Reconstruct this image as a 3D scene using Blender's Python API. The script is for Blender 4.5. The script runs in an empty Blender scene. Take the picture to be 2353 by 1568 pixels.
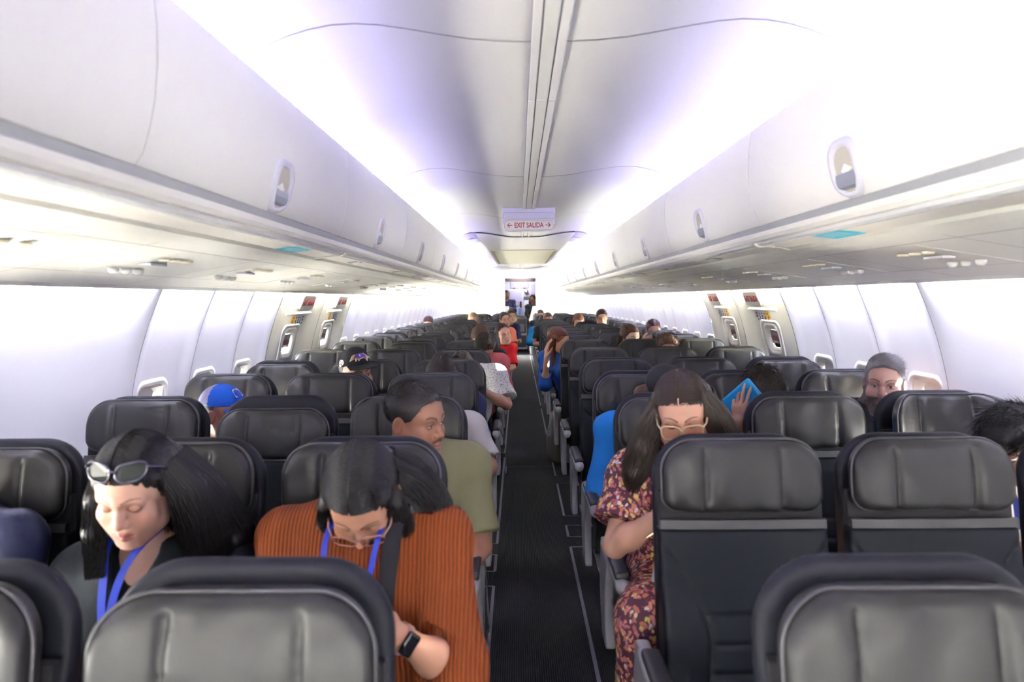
import bpy, bmesh, math, random
import numpy as np
from mathutils import Vector, Matrix, Euler

S = bpy.context.scene
COL = S.collection
PI = math.pi
rng = np.random.default_rng(7)

# ------------------------------------------------------------------ camera
CAM = Vector((-0.0825, 0.0, 1.50))
cam_d = bpy.data.cameras.new('camera')
cam = bpy.data.objects.new('camera', cam_d)
COL.objects.link(cam)
cam_d.sensor_width = 36.0
cam_d.lens = 1600.0 / 2353.0 * 36.0
cam_d.clip_start = 0.05
cam_d.clip_end = 400
cam.matrix_world = (Matrix.Translation(CAM) @ Matrix.Rotation(math.radians(0.52), 4, 'Z')
                    @ Matrix.Rotation(math.radians(90 - 3.47), 4, 'X') @ Matrix.Rotation(-0.009, 4, 'Z'))
cam_d.dof.use_dof = True
cam_d.dof.focus_distance = 4.6
cam_d.dof.aperture_fstop = 3.2
S.camera = cam

# ------------------------------------------------------------------ world, sun, exposure
W = bpy.data.worlds.new('sky'); S.world = W; W.use_nodes = True
wn = W.node_tree.nodes
# hazy bright sky above, sunlit concrete below the horizon
_tc = wn.new('ShaderNodeTexCoord'); _sx = wn.new('ShaderNodeSeparateXYZ'); _rp = wn.new('ShaderNodeValToRGB')
_mr = wn.new('ShaderNodeMapRange'); _mr.inputs[1].default_value = -0.3; _mr.inputs[2].default_value = 0.3
W.node_tree.links.new(_tc.outputs['Generated'], _sx.inputs[0]); W.node_tree.links.new(_sx.outputs['Z'], _mr.inputs[0]); W.node_tree.links.new(_mr.outputs[0], _rp.inputs[0])
_rp.color_ramp.elements[0].position = 0.42; _rp.color_ramp.elements[0].color = (1.7, 1.6, 1.4, 1)
_rp.color_ramp.elements[1].position = 0.56; _rp.color_ramp.elements[1].color = (0.88, 0.94, 1.0, 1)
W.node_tree.links.new(_rp.outputs[0], wn['Background'].inputs[0])
wn['Background'].inputs[1].default_value = 42.0

def sun_lamp(name, direction, energy, colour, angle):
    d = bpy.data.lights.new(name, 'SUN'); d.energy = energy; d.color = colour; d.angle = angle
    o = bpy.data.objects.new(name, d); COL.objects.link(o)
    o.rotation_euler = Vector(direction).to_track_quat('-Z', 'Y').to_euler()
    o.location = (6, -6, 6)
    return o
sun_lamp('sun', (-0.95, -0.12, -0.05), 42.0, (1.0, 0.92, 0.80), math.radians(1.2))

S.view_settings.view_transform = 'Standard'
S.view_settings.look = 'None'
S.view_settings.exposure = 1.7
S.view_settings.gamma = 1.0
S.view_settings.use_curve_mapping = False
cy = S.cycles
cy.max_bounces = 7; cy.diffuse_bounces = 4; cy.glossy_bounces = 3; cy.transmission_bounces = 6
cy.transparent_max_bounces = 8
cy.caustics_reflective = False; cy.caustics_refractive = False
cy.sample_clamp_indirect = 6.0
cy.use_denoising = True
cy.use_adaptive_sampling = True
cy.adaptive_threshold = 0.12
LED_CEIL = 7.0
LED_WALL = 5.0
LED_VIOLET = (0.58, 0.53, 1.0)
LED_CYAN = (0.97, 0.97, 1.0)

# ------------------------------------------------------------------ materials
MATS = {}
def mat(name, col=(0.8, 0.8, 0.8), rough=0.5, metal=0.0, spec=0.5, emit=None, estr=0.0, bump=None, bscale=200.0, bstr=0.1,
        var=0.0, vscale=5.0, vcol=None, alpha=1.0, trans=0.0, coat=0.0, sheen=0.0, sss=0.0):
    if name in MATS: return MATS[name]
    m = bpy.data.materials.new(name); m.use_nodes = True
    nt = m.node_tree; N = nt.nodes; L = nt.links; b = N['Principled BSDF']
    b.inputs['Base Color'].default_value = (*col, 1); b.inputs['Roughness'].default_value = rough
    b.inputs['Metallic'].default_value = metal; b.inputs['Specular IOR Level'].default_value = spec
    b.inputs['Coat Weight'].default_value = coat; b.inputs['Sheen Weight'].default_value = sheen
    if sss:
        b.inputs['Subsurface Weight'].default_value = sss
        b.inputs['Subsurface Radius'].default_value = (0.9, 0.35, 0.2); b.inputs['Subsurface Scale'].default_value = 0.008
    if trans: b.inputs['Transmission Weight'].default_value = trans
    if alpha < 1: b.inputs['Alpha'].default_value = alpha
    if emit: b.inputs['Emission Color'].default_value = (*emit, 1); b.inputs['Emission Strength'].default_value = estr
    tc = N.new('ShaderNodeTexCoord')
    src = None
    if vcol:
        a = N.new('ShaderNodeAttribute'); a.attribute_name = vcol; src = a.outputs['Color']
        L.new(src, b.inputs['Base Color'])
    if var > 0:
        n = N.new('ShaderNodeTexNoise'); n.inputs['Scale'].default_value = vscale; n.inputs['Detail'].default_value = 4
        L.new(tc.outputs['Object'], n.inputs['Vector'])
        hs = N.new('ShaderNodeHueSaturation')
        mr = N.new('ShaderNodeMapRange'); mr.inputs[3].default_value = 1 - var; mr.inputs[4].default_value = 1 + var
        L.new(n.outputs['Fac'], mr.inputs[0]); L.new(mr.outputs[0], hs.inputs['Value'])
        if src is not None: L.new(src, hs.inputs['Color'])
        else: hs.inputs['Color'].default_value = (*col, 1)
        L.new(hs.outputs[0], b.inputs['Base Color'])
    if bump:
        if bump == 'noise':
            t = N.new('ShaderNodeTexNoise'); t.inputs['Detail'].default_value = 3; t.inputs['Scale'].default_value = bscale; o = t.outputs['Fac']
        elif bump == 'voronoi':
            t = N.new('ShaderNodeTexVoronoi'); t.inputs['Scale'].default_value = bscale; o = t.outputs['Distance']
        else:
            t = N.new('ShaderNodeTexWave'); t.bands_direction = bump; t.inputs['Scale'].default_value = bscale; t.inputs['Distortion'].default_value = 0.6
            t.inputs['Detail'].default_value = 1; o = t.outputs['Fac']
        L.new(tc.outputs['Object'], t.inputs['Vector'])
        bp = N.new('ShaderNodeBump'); bp.inputs['Strength'].default_value = bstr; bp.inputs['Distance'].default_value = 0.004
        L.new(o, bp.inputs['Height']); L.new(bp.outputs[0], b.inputs['Normal'])
    MATS[name] = m
    return m

M_WHITE = mat('white_panel', (0.90, 0.89, 0.86), 0.42)
M_WALL = mat('sidewall_plastic', (0.80, 0.80, 0.81), 0.5)
M_CREAM = mat('cream_plastic', (0.93, 0.91, 0.84), 0.45)
M_EXIT = mat('ivory_hatch_plastic', (0.80, 0.79, 0.74), 0.45)
M_CEIL = mat('ceiling_panel', (0.78, 0.77, 0.77), 0.5)
M_BEIGE = mat('beige_valance', (0.80, 0.76, 0.70), 0.5)
M_GROOVE = mat('grey_seal', (0.30, 0.31, 0.30), 0.6)
M_LINE = mat('dark_seam', (0.10, 0.09, 0.12), 0.7)
M_GREYP = mat('light_grey_plastic', (0.56, 0.56, 0.58), 0.4)
M_DGREY = mat('grey_latch', (0.22, 0.23, 0.27), 0.4)
M_VIOLET_LIT = mat('violet_lit_plastic', (0.64, 0.61, 0.86), 0.45)  # sign mount plastic, violet ceiling light put into its colour
M_LATCH = mat('pale_latch_plastic', (0.72, 0.71, 0.78), 0.45)
M_CUP = mat('beige_latch_cup', (0.52, 0.49, 0.40), 0.5)
M_BULK = mat('bulkhead_laminate', (0.72, 0.70, 0.64), 0.5)
M_TEAL = mat('teal_sticker', (0.05, 0.60, 0.80), 0.5)
M_INK = mat('dark_ink', (0.05, 0.05, 0.06), 0.6)
M_INKG = mat('grey_ink', (0.22, 0.22, 0.24), 0.6)
M_RED = mat('red_lettering', (0.26, 0.008, 0.02), 0.5)
M_YEL = mat('amber_label', (0.85, 0.42, 0.03), 0.5)
M_LABELW = mat('white_label', (0.82, 0.83, 0.88), 0.5)
M_LEATHER = mat('charcoal_leather', (0.0150, 0.0145, 0.0140), 0.42, spec=.26, bump='noise', bscale=260, bstr=0.12, var=0.10, vscale=9)
M_SHELL = mat('navy_shell_fabric', (0.004, 0.0042, 0.008), 0.6, spec=.2, bump='noise', bscale=400, bstr=0.1)
M_BACK = mat('navy_leather', (0.0042, 0.0052, 0.0078), 0.5, spec=.12, bump='noise', bscale=240, bstr=0.1, var=0.1, vscale=6)
M_PIPE = mat('grey_piping', (0.03, 0.03, 0.034), 0.45)
M_STRAP = mat('grey_trim_band', (0.022, 0.0212, 0.0205), 0.5)
M_GAP = mat('black_mesh_fabric', (0.003, 0.003, 0.004), 0.8)
M_PAD = mat('dark_arm_pad', (0.011, 0.0112, 0.014), 0.5, bump='noise', bscale=300, bstr=0.1)
M_ARM = mat('grey_arm_plastic', (0.36, 0.355, 0.37), 0.38)
M_METAL = mat('brushed_metal', (0.5, 0.5, 0.52), 0.3, metal=0.9)
M_BLACK = mat('black_plastic', (0.012, 0.012, 0.014), 0.4)
def thin_glass(name, tint=(0.97, 0.98, 0.98), refl=0.05):
    m = bpy.data.materials.new(name); m.use_nodes = True
    nt = m.node_tree; nt.nodes.clear()
    t = nt.nodes.new('ShaderNodeBsdfTransparent'); t.inputs[0].default_value = (*tint, 1)
    g = nt.nodes.new('ShaderNodeBsdfGlossy'); g.inputs['Roughness'].default_value = 0.02
    f = nt.nodes.new('ShaderNodeFresnel'); f.inputs[0].default_value = 1.35
    x = nt.nodes.new('ShaderNodeMixShader'); o = nt.nodes.new('ShaderNodeOutputMaterial')
    nt.links.new(f.outputs[0], x.inputs[0]); nt.links.new(t.outputs[0], x.inputs[1]); nt.links.new(g.outputs[0], x.inputs[2]); nt.links.new(x.outputs[0], o.inputs[0])
    return m
M_GLASSPANE = thin_glass('window_pane')
M_SHADE = mat('window_shade', (0.72, 0.72, 0.72), 0.5)
M_CHROME = mat('chrome', (0.8, 0.8, 0.8), 0.15, metal=1.0)

def emis(name, col, strength):
    m = bpy.data.materials.new(name); m.use_nodes = True
    nt = m.node_tree; nt.nodes.clear()
    e = nt.nodes.new('ShaderNodeEmission'); e.inputs[0].default_value = (*col, 1); e.inputs[1].default_value = strength
    o = nt.nodes.new('ShaderNodeOutputMaterial'); nt.links.new(e.outputs[0], o.inputs[0])
    return m

# carpet: dark ribbed weave
def carpet():
    m = mat('ribbed_carpet', (0.022, 0.023, 0.026), 0.9, spec=0.2)
    N = m.node_tree.nodes; L = m.node_tree.links; b = N['Principled BSDF']
    tc = N.new('ShaderNodeTexCoord')
    mp = N.new('ShaderNodeMapping'); mp.inputs['Scale'].default_value = (1, 0.06, 1)
    L.new(tc.outputs['Object'], mp.inputs[0])
    n = N.new('ShaderNodeTexNoise'); n.inputs['Scale'].default_value = 260; n.inputs['Detail'].default_value = 2
    L.new(mp.outputs[0], n.inputs['Vector'])
    w = N.new('ShaderNodeTexWave'); w.bands_direction = 'X'; w.inputs['Scale'].default_value = 34; w.inputs['Distortion'].default_value = 0.3
    L.new(tc.outputs['Object'], w.inputs['Vector'])
    ad = N.new('ShaderNodeMath'); ad.operation = 'MULTIPLY'; L.new(n.outputs['Fac'], ad.inputs[0]); L.new(w.outputs['Fac'], ad.inputs[1])
    cr = N.new('ShaderNodeValToRGB'); cr.color_ramp.elements[0].position = 0.1; cr.color_ramp.elements[1].position = 0.6
    cr.color_ramp.elements[0].color = (0.006, 0.006, 0.007, 1); cr.color_ramp.elements[1].color = (0.030, 0.030, 0.032, 1)
    L.new(ad.outputs[0], cr.inputs[0]); L.new(cr.outputs[0], b.inputs['Base Color'])
    bp = N.new('ShaderNodeBump'); bp.inputs['Strength'].default_value = 0.5; bp.inputs['Distance'].default_value = 0.003
    L.new(ad.outputs[0], bp.inputs['Height']); L.new(bp.outputs[0], b.inputs['Normal'])
    return m
M_CARPET = carpet()

# ------------------------------------------------------------------ object helpers
def link(o, parent=None):
    COL.objects.link(o)
    if parent is not None: o.parent = parent
    return o

def tag(o, label=None, cat=None, group=None, kind=None):
    if label: o['label'] = label
    if cat: o['category'] = cat
    if group: o['group'] = group
    if kind: o['kind'] = kind
    return o

def empty(name, loc=(0, 0, 0), rz=0.0):
    o = bpy.data.objects.new(name, None); o.location = loc; o.rotation_euler = (0, 0, rz); o.empty_display_size = 0.1
    return link(o)

def npmesh(name, V, F, smooth=True):
    """mesh from numpy verts (n,3) and faces: list of arrays/tuples, or (m,k) array"""
    me = bpy.data.meshes.new(name)
    V = np.asarray(V, dtype=np.float32)
    if isinstance(F, np.ndarray):
        m, k = F.shape
        me.vertices.add(len(V)); me.vertices.foreach_set('co', V.ravel())
        me.loops.add(m * k); me.loops.foreach_set('vertex_index', F.astype(np.int32).ravel())
        me.polygons.add(m); me.polygons.foreach_set('loop_start', np.arange(0, m * k, k, dtype=np.int32))
        me.update(calc_edges=True)
    else:
        me.from_pydata([tuple(map(float, v)) for v in V], [], [tuple(f) for f in F])
    me.validate(clean_customdata=False)
    if smooth: me.polygons.foreach_set('use_smooth', np.ones(len(me.polygons), dtype=bool))
    me.update()
    return me

class MB:
    """collects simple shapes into one mesh"""
    def __init__(s): s.v = []; s.f = []
    def add(s, V, F):
        n = len(s.v); s.v.extend([tuple(v) for v in V]); s.f.extend([tuple(i + n for i in f) for f in F]); return s
    def box(s, x0, x1, y0, y1, z0, z1):
        V = [(x, y, z) for x in (x0, x1) for y in (y0, y1) for z in (z0, z1)]
        return s.add(V, [(0, 1, 3, 2), (4, 6, 7, 5), (0, 4, 5, 1), (2, 3, 7, 6), (0, 2, 6, 4), (1, 5, 7, 3)])
    def tube(s, pts, r, n=8, cap=True):
        pts = [Vector(p) for p in pts]; rr = r if isinstance(r, (list, tuple)) else [r] * len(pts)
        V = []; F = []; up = None
        for i, p in enumerate(pts):
            d = (pts[min(i + 1, len(pts) - 1)] - pts[max(i - 1, 0)]).normalized()
            if up is None: up = Vector((0, 0, 1)) if abs(d.z) < 0.9 else Vector((1, 0, 0))
            a = d.cross(up).normalized(); b = a.cross(d).normalized(); up = b
            for k in range(n):
                t = 2 * PI * k / n; V.append(p + (a * math.cos(t) + b * math.sin(t)) * rr[i])
        for i in range(len(pts) - 1):
            for k in range(n):
                F.append((i * n + k, i * n + (k + 1) % n, (i + 1) * n + (k + 1) % n, (i + 1) * n + k))
        if cap: F.append(tuple(range(n))[::-1]); F.append(tuple((len(pts) - 1) * n + k for k in range(n)))
        return s.add(V, F)
    def loop(s, pts, r, n=6):
        pts = [Vector(p) for p in pts]; m = len(pts); V = []; F = []
        nrm = Vector((0, 0, 0))
        for i in range(m): nrm += pts[i].cross(pts[(i + 1) % m])
        nrm = (nrm - Vector((0, 0, 0))).normalized() if nrm.length > 1e-9 else Vector((0, 1, 0))
        c = sum(pts, Vector()) / m
        nrm = sum(((pts[i] - c).cross(pts[(i + 1) % m] - c) for i in range(m)), Vector()).normalized()
        for i, p in enumerate(pts):
            d = (pts[(i + 1) % m] - pts[i - 1]).normalized(); a = d.cross(nrm).normalized()
            b = a.cross(d).normalized()
            for k in range(n):
                t = 2 * PI * k / n; V.append(p + (a * math.cos(t) + b * math.sin(t)) * r)
        for i in range(m):
            j = (i + 1) % m
            for k in range(n): F.append((i * n + k, i * n + (k + 1) % n, j * n + (k + 1) % n, j * n + k))
        return s.add(V, F)
    def extrude(s, poly, axis, a, b):
        """polygon of 2D points extruded along axis (0,1,2) between a and b"""
        n = len(poly); V = []
        for t in (a, b):
            for p in poly:
                q = [p[0], p[1]]; q.insert(axis, t); V.append(q)
        F = [tuple(range(n))[::-1], tuple(range(n, 2 * n))] + [(i, (i + 1) % n, n + (i + 1) % n, n + i) for i in range(n)]
        return s.add(V, F)
    def lathe(s, prof, centre, n=16, axis='Z'):
        V = []; F = []
        for r, h in prof:
            for k in range(n):
                t = 2 * PI * k / n
                p = (r * math.cos(t), r * math.sin(t), h)
                if axis == 'Y': p = (p[0], p[2], p[1])
                if axis == 'X': p = (p[2], p[0], p[1])
                V.append((p[0] + centre[0], p[1] + centre[1], p[2] + centre[2]))
        m = len(prof)
        for i in range(m - 1):
            for k in range(n): F.append((i * n + k, i * n + (k + 1) % n, (i + 1) * n + (k + 1) % n, (i + 1) * n + k))
        F.append(tuple(range(n))[::-1]); F.append(tuple((m - 1) * n + k for k in range(n)))
        return s.add(V, F)
    def mesh(s, name, smooth=False):
        me = npmesh(name, s.v, s.f, smooth)
        bm = bmesh.new(); bm.from_mesh(me); bmesh.ops.recalc_face_normals(bm, faces=bm.faces); bm.to_mesh(me); bm.free()
        return me
    def obj(s, name, m, parent=None, smooth=False, bevel=0.0, loc=None):
        me = s.mesh(name, smooth); me.materials.append(m)
        o = bpy.data.objects.new(name, me)
        if loc is not None: o.location = loc
        if bevel:
            bv = o.modifiers.new('edge', 'BEVEL'); bv.width = bevel; bv.segments = 2; bv.limit_method = 'ANGLE'; bv.harden_normals = False
        return link(o, parent)

def obj(name, me, m=None, parent=None, loc=None, rz=None):
    if m is not None and not me.materials: me.materials.append(m)
    o = bpy.data.objects.new(name, me)
    if loc is not None: o.location = loc
    if rz is not None: o.rotation_euler = (0, 0, rz)
    return link(o, parent)

def copy_tree(o, parent=None):
    c = o.copy(); COL.objects.link(c); c.parent = parent
    for ch in list(o.children): copy_tree(ch, c)
    return c

def rrect(w, h, r, n=6, cx=0, cy=0):
    P = []
    for sx, sy, a0 in ((1, 1, 0), (-1, 1, 90), (-1, -1, 180), (1, -1, 270)):
        for k in range(n + 1):
            a = math.radians(a0 + 90 * k / n)
            P.append((cx + sx * (w / 2 - r) + r * math.cos(a), cy + sy * (h / 2 - r) + r * math.sin(a)))
    return P

def lettering(name, text, size, m, mat_world, parent=None, depth=0.0008, align='CENTER', squash=1.0, bold=.022):
    cu = bpy.data.curves.new(name, 'FONT'); cu.body = text; cu.size = size; cu.align_x = align; cu.align_y = 'CENTER'; cu.extrude = depth
    cu.offset = size * bold
    t = bpy.data.objects.new(name, cu); COL.objects.link(t)
    bpy.context.view_layer.update()
    me = bpy.data.meshes.new_from_object(t); bpy.data.objects.remove(t); bpy.data.curves.remove(cu)
    me.transform(Matrix.Diagonal((squash, 1, 1, 1)))
    me.materials.clear(); me.materials.append(m)
    o = bpy.data.objects.new(name, me); o.matrix_world = mat_world
    COL.objects.link(o)
    if parent is not None: o.parent = parent
    return o

# ------------------------------------------------------------------ distance-field meshing
def axis_grid(lo, hi, h, fine=()):
    p = [lo]
    while p[-1] < hi:
        x = p[-1]; s = h
        for a, b, f in fine:
            if a - 1.5 * f <= x <= b: s = min(s, f)
            elif x < a and x + s > a: s = min(s, max(a - x, f))
        p.append(x + s)
    return np.array(p, dtype=np.float64)

class SDF:
    def __init__(s, lo, hi, h, fine=((), (), ())):
        s.ax = [axis_grid(lo[i], hi[i], h, fine[i]) for i in range(3)]
        s.d = np.full([len(a) for a in s.ax], 0.06, dtype=np.float32)
    def _slice(s, lo, hi, m):
        out = []
        for i in range(3):
            a = np.searchsorted(s.ax[i], lo[i] - m); b = np.searchsorted(s.ax[i], hi[i] + m)
            out.append(slice(max(a - 1, 0), min(b + 1, len(s.ax[i]))))
        return tuple(out)
    def pts(s, sl):
        X, Y, Z = np.meshgrid(s.ax[0][sl[0]], s.ax[1][sl[1]], s.ax[2][sl[2]], indexing='ij')
        return X, Y, Z
    def _mix(s, sl, d, k, op):
        c = s.d[sl]
        if op == 'add':
            if k > 0:
                hh = np.maximum(k - np.abs(c - d), 0) / k; s.d[sl] = np.minimum(c, d) - hh * hh * k * 0.25
            else: s.d[sl] = np.minimum(c, d)
        else:
            d = -d
            if k > 0:
                hh = np.maximum(k - np.abs(c - d), 0) / k; s.d[sl] = np.maximum(c, d) + hh * hh * k * 0.25
            else: s.d[sl] = np.maximum(c, d)
    def cap(s, a, b, ra, rb=None, k=0.01, op='add', flat=None):
        a = np.array(a, float); b = np.array(b, float); rb = ra if rb is None else rb; r = max(ra, rb)
        sl = s._slice(np.minimum(a, b) - r, np.maximum(a, b) + r, k + 0.03)
        X, Y, Z = s.pts(sl)
        if X.size == 0: return s
        ab = b - a; L2 = max(ab @ ab, 1e-12)
        t = np.clip(((X - a[0]) * ab[0] + (Y - a[1]) * ab[1] + (Z - a[2]) * ab[2]) / L2, 0, 1)
        dx = X - a[0] - t * ab[0]; dy = Y - a[1] - t * ab[1]; dz = Z - a[2] - t * ab[2]
        d = np.sqrt(dx * dx + dy * dy + dz * dz) - (ra + (rb - ra) * t)
        s._mix(sl, d, k, op); return s
    def chain(s, pts, rr, k=0.01, op='add'):
        for i in range(len(pts) - 1): s.cap(pts[i], pts[i + 1], rr[i], rr[i + 1], k, op)
        return s
    def ell(s, c, r, R=None, k=0.01, op='add'):
        c = np.array(c, float); r = np.array(r, float); m = r.max()
        sl = s._slice(c - m, c + m, k + 0.03)
        X, Y, Z = s.pts(sl)
        if X.size == 0: return s
        x, y, z = X - c[0], Y - c[1], Z - c[2]
        if R is not None:
            R = np.array(R)
            x, y, z = (R[0, 0] * x + R[1, 0] * y + R[2, 0] * z, R[0, 1] * x + R[1, 1] * y + R[2, 1] * z, R[0, 2] * x + R[1, 2] * y + R[2, 2] * z)
        k0 = np.sqrt((x / r[0]) ** 2 + (y / r[1]) ** 2 + (z / r[2]) ** 2)
        k1 = np.sqrt((x / r[0] ** 2) ** 2 + (y / r[1] ** 2) ** 2 + (z / r[2] ** 2) ** 2)
        d = k0 * (k0 - 1) / np.maximum(k1, 1e-6)
        d = np.where(k0 < 0.2, -r.min() * 0.8, d)
        s._mix(sl, d, k, op); return s
    def box(s, c, half, rad, R=None, k=0.01, op='add'):
        c = np.array(c, float); half = np.array(half, float); m = np.linalg.norm(half)
        sl = s._slice(c - m, c + m, k + 0.03)
        X, Y, Z = s.pts(sl)
        if X.size == 0: return s
        x, y, z = X - c[0], Y - c[1], Z - c[2]
        if R is not None:
            R = np.array(R)
            x, y, z = (R[0, 0] * x + R[1, 0] * y + R[2, 0] * z, R[0, 1] * x + R[1, 1] * y + R[2, 1] * z, R[0, 2] * x + R[1, 2] * y + R[2, 2] * z)
        qx, qy, qz = np.abs(x) - half[0] + rad, np.abs(y) - half[1] + rad, np.abs(z) - half[2] + rad
        d = np.sqrt(np.maximum(qx, 0) ** 2 + np.maximum(qy, 0) ** 2 + np.maximum(qz, 0) ** 2) + np.minimum(np.maximum(qx, np.maximum(qy, qz)), 0) - rad
        s._mix(sl, d, k, op); return s
    def func(s, f, k=0.0, op='add'):
        sl = (slice(None),) * 3
        s._mix(sl, f(*s.pts(sl)), k, op); return s
    def mesh(s, name, smooth_it=0):
        V, F = surface_net(s.d, s.ax)
        return V, F

def surface_net(d, ax):
    """naive surface nets on a rectilinear grid; returns verts and quads"""
    d = d.astype(np.float32)
    nx, ny, nz = d.shape
    d = d.copy()
    for i in range(3):   # close the border
        sl = [slice(None)] * 3
        for e in (0, -1):
            sl[i] = e; d[tuple(sl)] = np.maximum(d[tuple(sl)], 0.004)
    neg = d < 0
    c = np.zeros((nx - 1, ny - 1, nz - 1), dtype=np.int8)
    for i in (0, 1):
        for j in (0, 1):
            for k in (0, 1): c += neg[i:nx - 1 + i, j:ny - 1 + j, k:nz - 1 + k]
    act = (c > 0) & (c < 8)
    I, J, K = np.nonzero(act)
    n = len(I)
    if n == 0: return np.zeros((0, 3)), np.zeros((0, 4), int)
    idx = np.full(act.shape, -1, dtype=np.int64); idx[act] = np.arange(n)
    acc = np.zeros((n, 3)); cnt = np.zeros(n)
    P = lambda i, j, k: np.stack([ax[0][I + i], ax[1][J + j], ax[2][K + k]], 1)
    corners = [(i, j, k) for i in (0, 1) for j in (0, 1) for k in (0, 1)]
    for a in corners:
        for e in range(3):
            if a[e]: continue
            b = list(a); b[e] = 1
            da = d[I + a[0], J + a[1], K + a[2]]; db = d[I + b[0], J + b[1], K + b[2]]
            m = (da < 0) != (db < 0)
            t = np.where(m, da / np.where(m, da - db, 1), 0)[:, None]
            p = P(*a) * (1 - t) + P(*b) * t
            acc += np.where(m[:, None], p, 0); cnt += m
    V = acc / cnt[:, None]
    quads = []
    for e in range(3):
        sl0 = [slice(1, -1)] * 3; sl1 = [slice(1, -1)] * 3
        sl0[e] = slice(0, -1); sl1[e] = slice(1, None)
        A = neg[tuple(sl0)]; B = neg[tuple(sl1)]
        m = A != B
        i, j, k = np.nonzero(m)
        flip = A[i, j, k]
        base = [i + 1, j + 1, k + 1]; base[e] = base[e] - 1
        u, v = [(1, 2), (2, 0), (0, 1)][e]
        def at(du, dv):
            q = list(base); q[u] = q[u] - du; q[v] = q[v] - dv
            return idx[q[0], q[1], q[2]]
        q = np.stack([at(0, 0), at(1, 0), at(1, 1), at(0, 1)], 1)
        q[~flip] = q[~flip][:, ::-1]
        quads.append(q)
    F = np.concatenate(quads)
    F = F[(F >= 0).all(1)]
    return V, F

def relax(V, F, it=1, lam=0.5):
    for _ in range(it):
        acc = np.zeros_like(V); cnt = np.zeros(len(V))
        for a, b in ((0, 1), (1, 2), (2, 3), (3, 0)):
            np.add.at(acc, F[:, a], V[F[:, b]]); np.add.at(acc, F[:, b], V[F[:, a]])
            np.add.at(cnt, F[:, a], 1); np.add.at(cnt, F[:, b], 1)
        V = V * (1 - lam) + lam * acc / np.maximum(cnt, 1)[:, None]
    return V

def set_cols(me, C):
    a = me.color_attributes.new('Col', 'FLOAT_COLOR', 'POINT')
    C4 = np.concatenate([C, np.ones((len(C), 1))], 1).astype(np.float32)
    a.data.foreach_set('color', C4.ravel())
# ================================================================== CABIN SHELL
Y0, Y1 = -5.0, 18.6          # cabin from the forward end to the aft bulkhead
YG = 20.1                    # galley back wall
ZC, RC = 0.78, 1.77
def wall_x(z): return math.sqrt(max(RC * RC - (z - ZC) ** 2, 0.0))
PITCH = 0.52
SEAMS_A = [4.51 - PITCH * k for k in range(0, 24)][::-1]
SEAMS_A = [s for s in SEAMS_A if s > Y0]
EXITS = [(4.51, 5.53), (5.53, 6.43)]
SEAMS_B = [6.43 + 0.508 * k for k in range(0, 24)]
PANELS = list(zip(SEAMS_A[:-1], SEAMS_A[1:])) + [(a, b) for a, b in zip(SEAMS_B[:-1], SEAMS_B[1:]) if a < Y1]
PANELS = [(Y0, PANELS[0][0])] + PANELS
_i = [k for k, q in enumerate(PANELS) if abs(q[0] - 1.91) < .01][0]
PANELS[_i:_i + 2] = [(PANELS[_i][0], PANELS[_i + 1][1])]
WZ, WH, WW = 0.955, 0.30, 0.22       # ordinary window: centre height, opening height and width
EZ, EH, EW = 1.195, 0.15, 0.20       # hatch window

DOOR0, DOOR1 = -4.3, -3.5
FILLDOOR0, FILLDOOR1 = -4.2, -3.6  # unseen opposite opening, added to brighten the bins
WOFF = 0.19
def scallop(y, a, b):
    t = (y - a) / (b - a)
    e = min(t, 1 - t)
    s = min(e / 0.20, 1.0); s = s * s * (3 - 2 * s)
    return 0.017 * s
def wallpt(side, y, z, off): 
    n = Vector((wall_x(z), 0, z - ZC)).normalized()
    return (side * (wall_x(z) + off * n.x), y, z + off * n.z)

def blank(side, a): return side < 0 and abs(a - 1.91) < .01
def wall_panel(name, side, a, b, wz, wh, ww, m, scal=True):
    yc = (a + b) / 2 - .07 if not scal else a + WOFF
    ys = sorted(set([round(v, 4) for v in list(np.linspace(a, b, 19)) + [yc - ww / 2, yc + ww / 2]]))
    zs = sorted(set([round(v, 4) for v in list(np.linspace(0.0, 1.60, 34)) + [wz - wh / 2, wz + wh / 2] + [1.72, 1.9, 2.1, 2.3, 2.45]]))
    V = [wallpt(side, y, z, scallop(y, a, b) if scal else 0.012 * (1 if a + .02 < y < b - .02 else 0)) for y in ys for z in zs]
    nz = len(zs); F = []
    for i in range(len(ys) - 1):
        for j in range(nz - 1):
            ym, zm = (ys[i] + ys[i + 1]) / 2, (zs[j] + zs[j + 1]) / 2
            if abs(ym - yc) < ww / 2 and abs(zm - wz) < wh / 2 and not blank(side, a): continue
            if (DOOR0 < ym < DOOR1 if side < 0 else FILLDOOR0 < ym < FILLDOOR1) and zm < 1.80: continue      # unseen door openings behind the viewpoint, added to let daylight in
            q = (i * nz + j, i * nz + j + 1, (i + 1) * nz + j + 1, (i + 1) * nz + j)
            F.append(q if side < 0 else q[::-1])
    me = npmesh(name, V, F, True); me.materials.append(m)
    return me

def merge_meshes(name, mes, m):
    V = []; F = []
    for me in mes:
        n = len(V)
        V += [v.co[:] for v in me.vertices]; F += [tuple(i + n for i in p.vertices) for p in me.polygons]
        bpy.data.meshes.remove(me)
    r = npmesh(name, V, F, True); r.materials.append(m); return r

def ring_mesh(side, yc, zc, loops, base):
    """window surround: successive rounded loops (w, h, r, off) bridged, on the wall's curve"""
    V = []; F = []; n = None
    for (w, h, r, off) in loops:
        P = rrect(w, h, r, 5, yc, zc); n = len(P)
        V += [wallpt(side, p[0], p[1], base + off) for p in P]
    for i in range(len(loops) - 1):
        for k in range(n): F.append((i * n + k, i * n + (k + 1) % n, (i + 1) * n + (k + 1) % n, (i + 1) * n + k))
    return V, F

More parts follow.
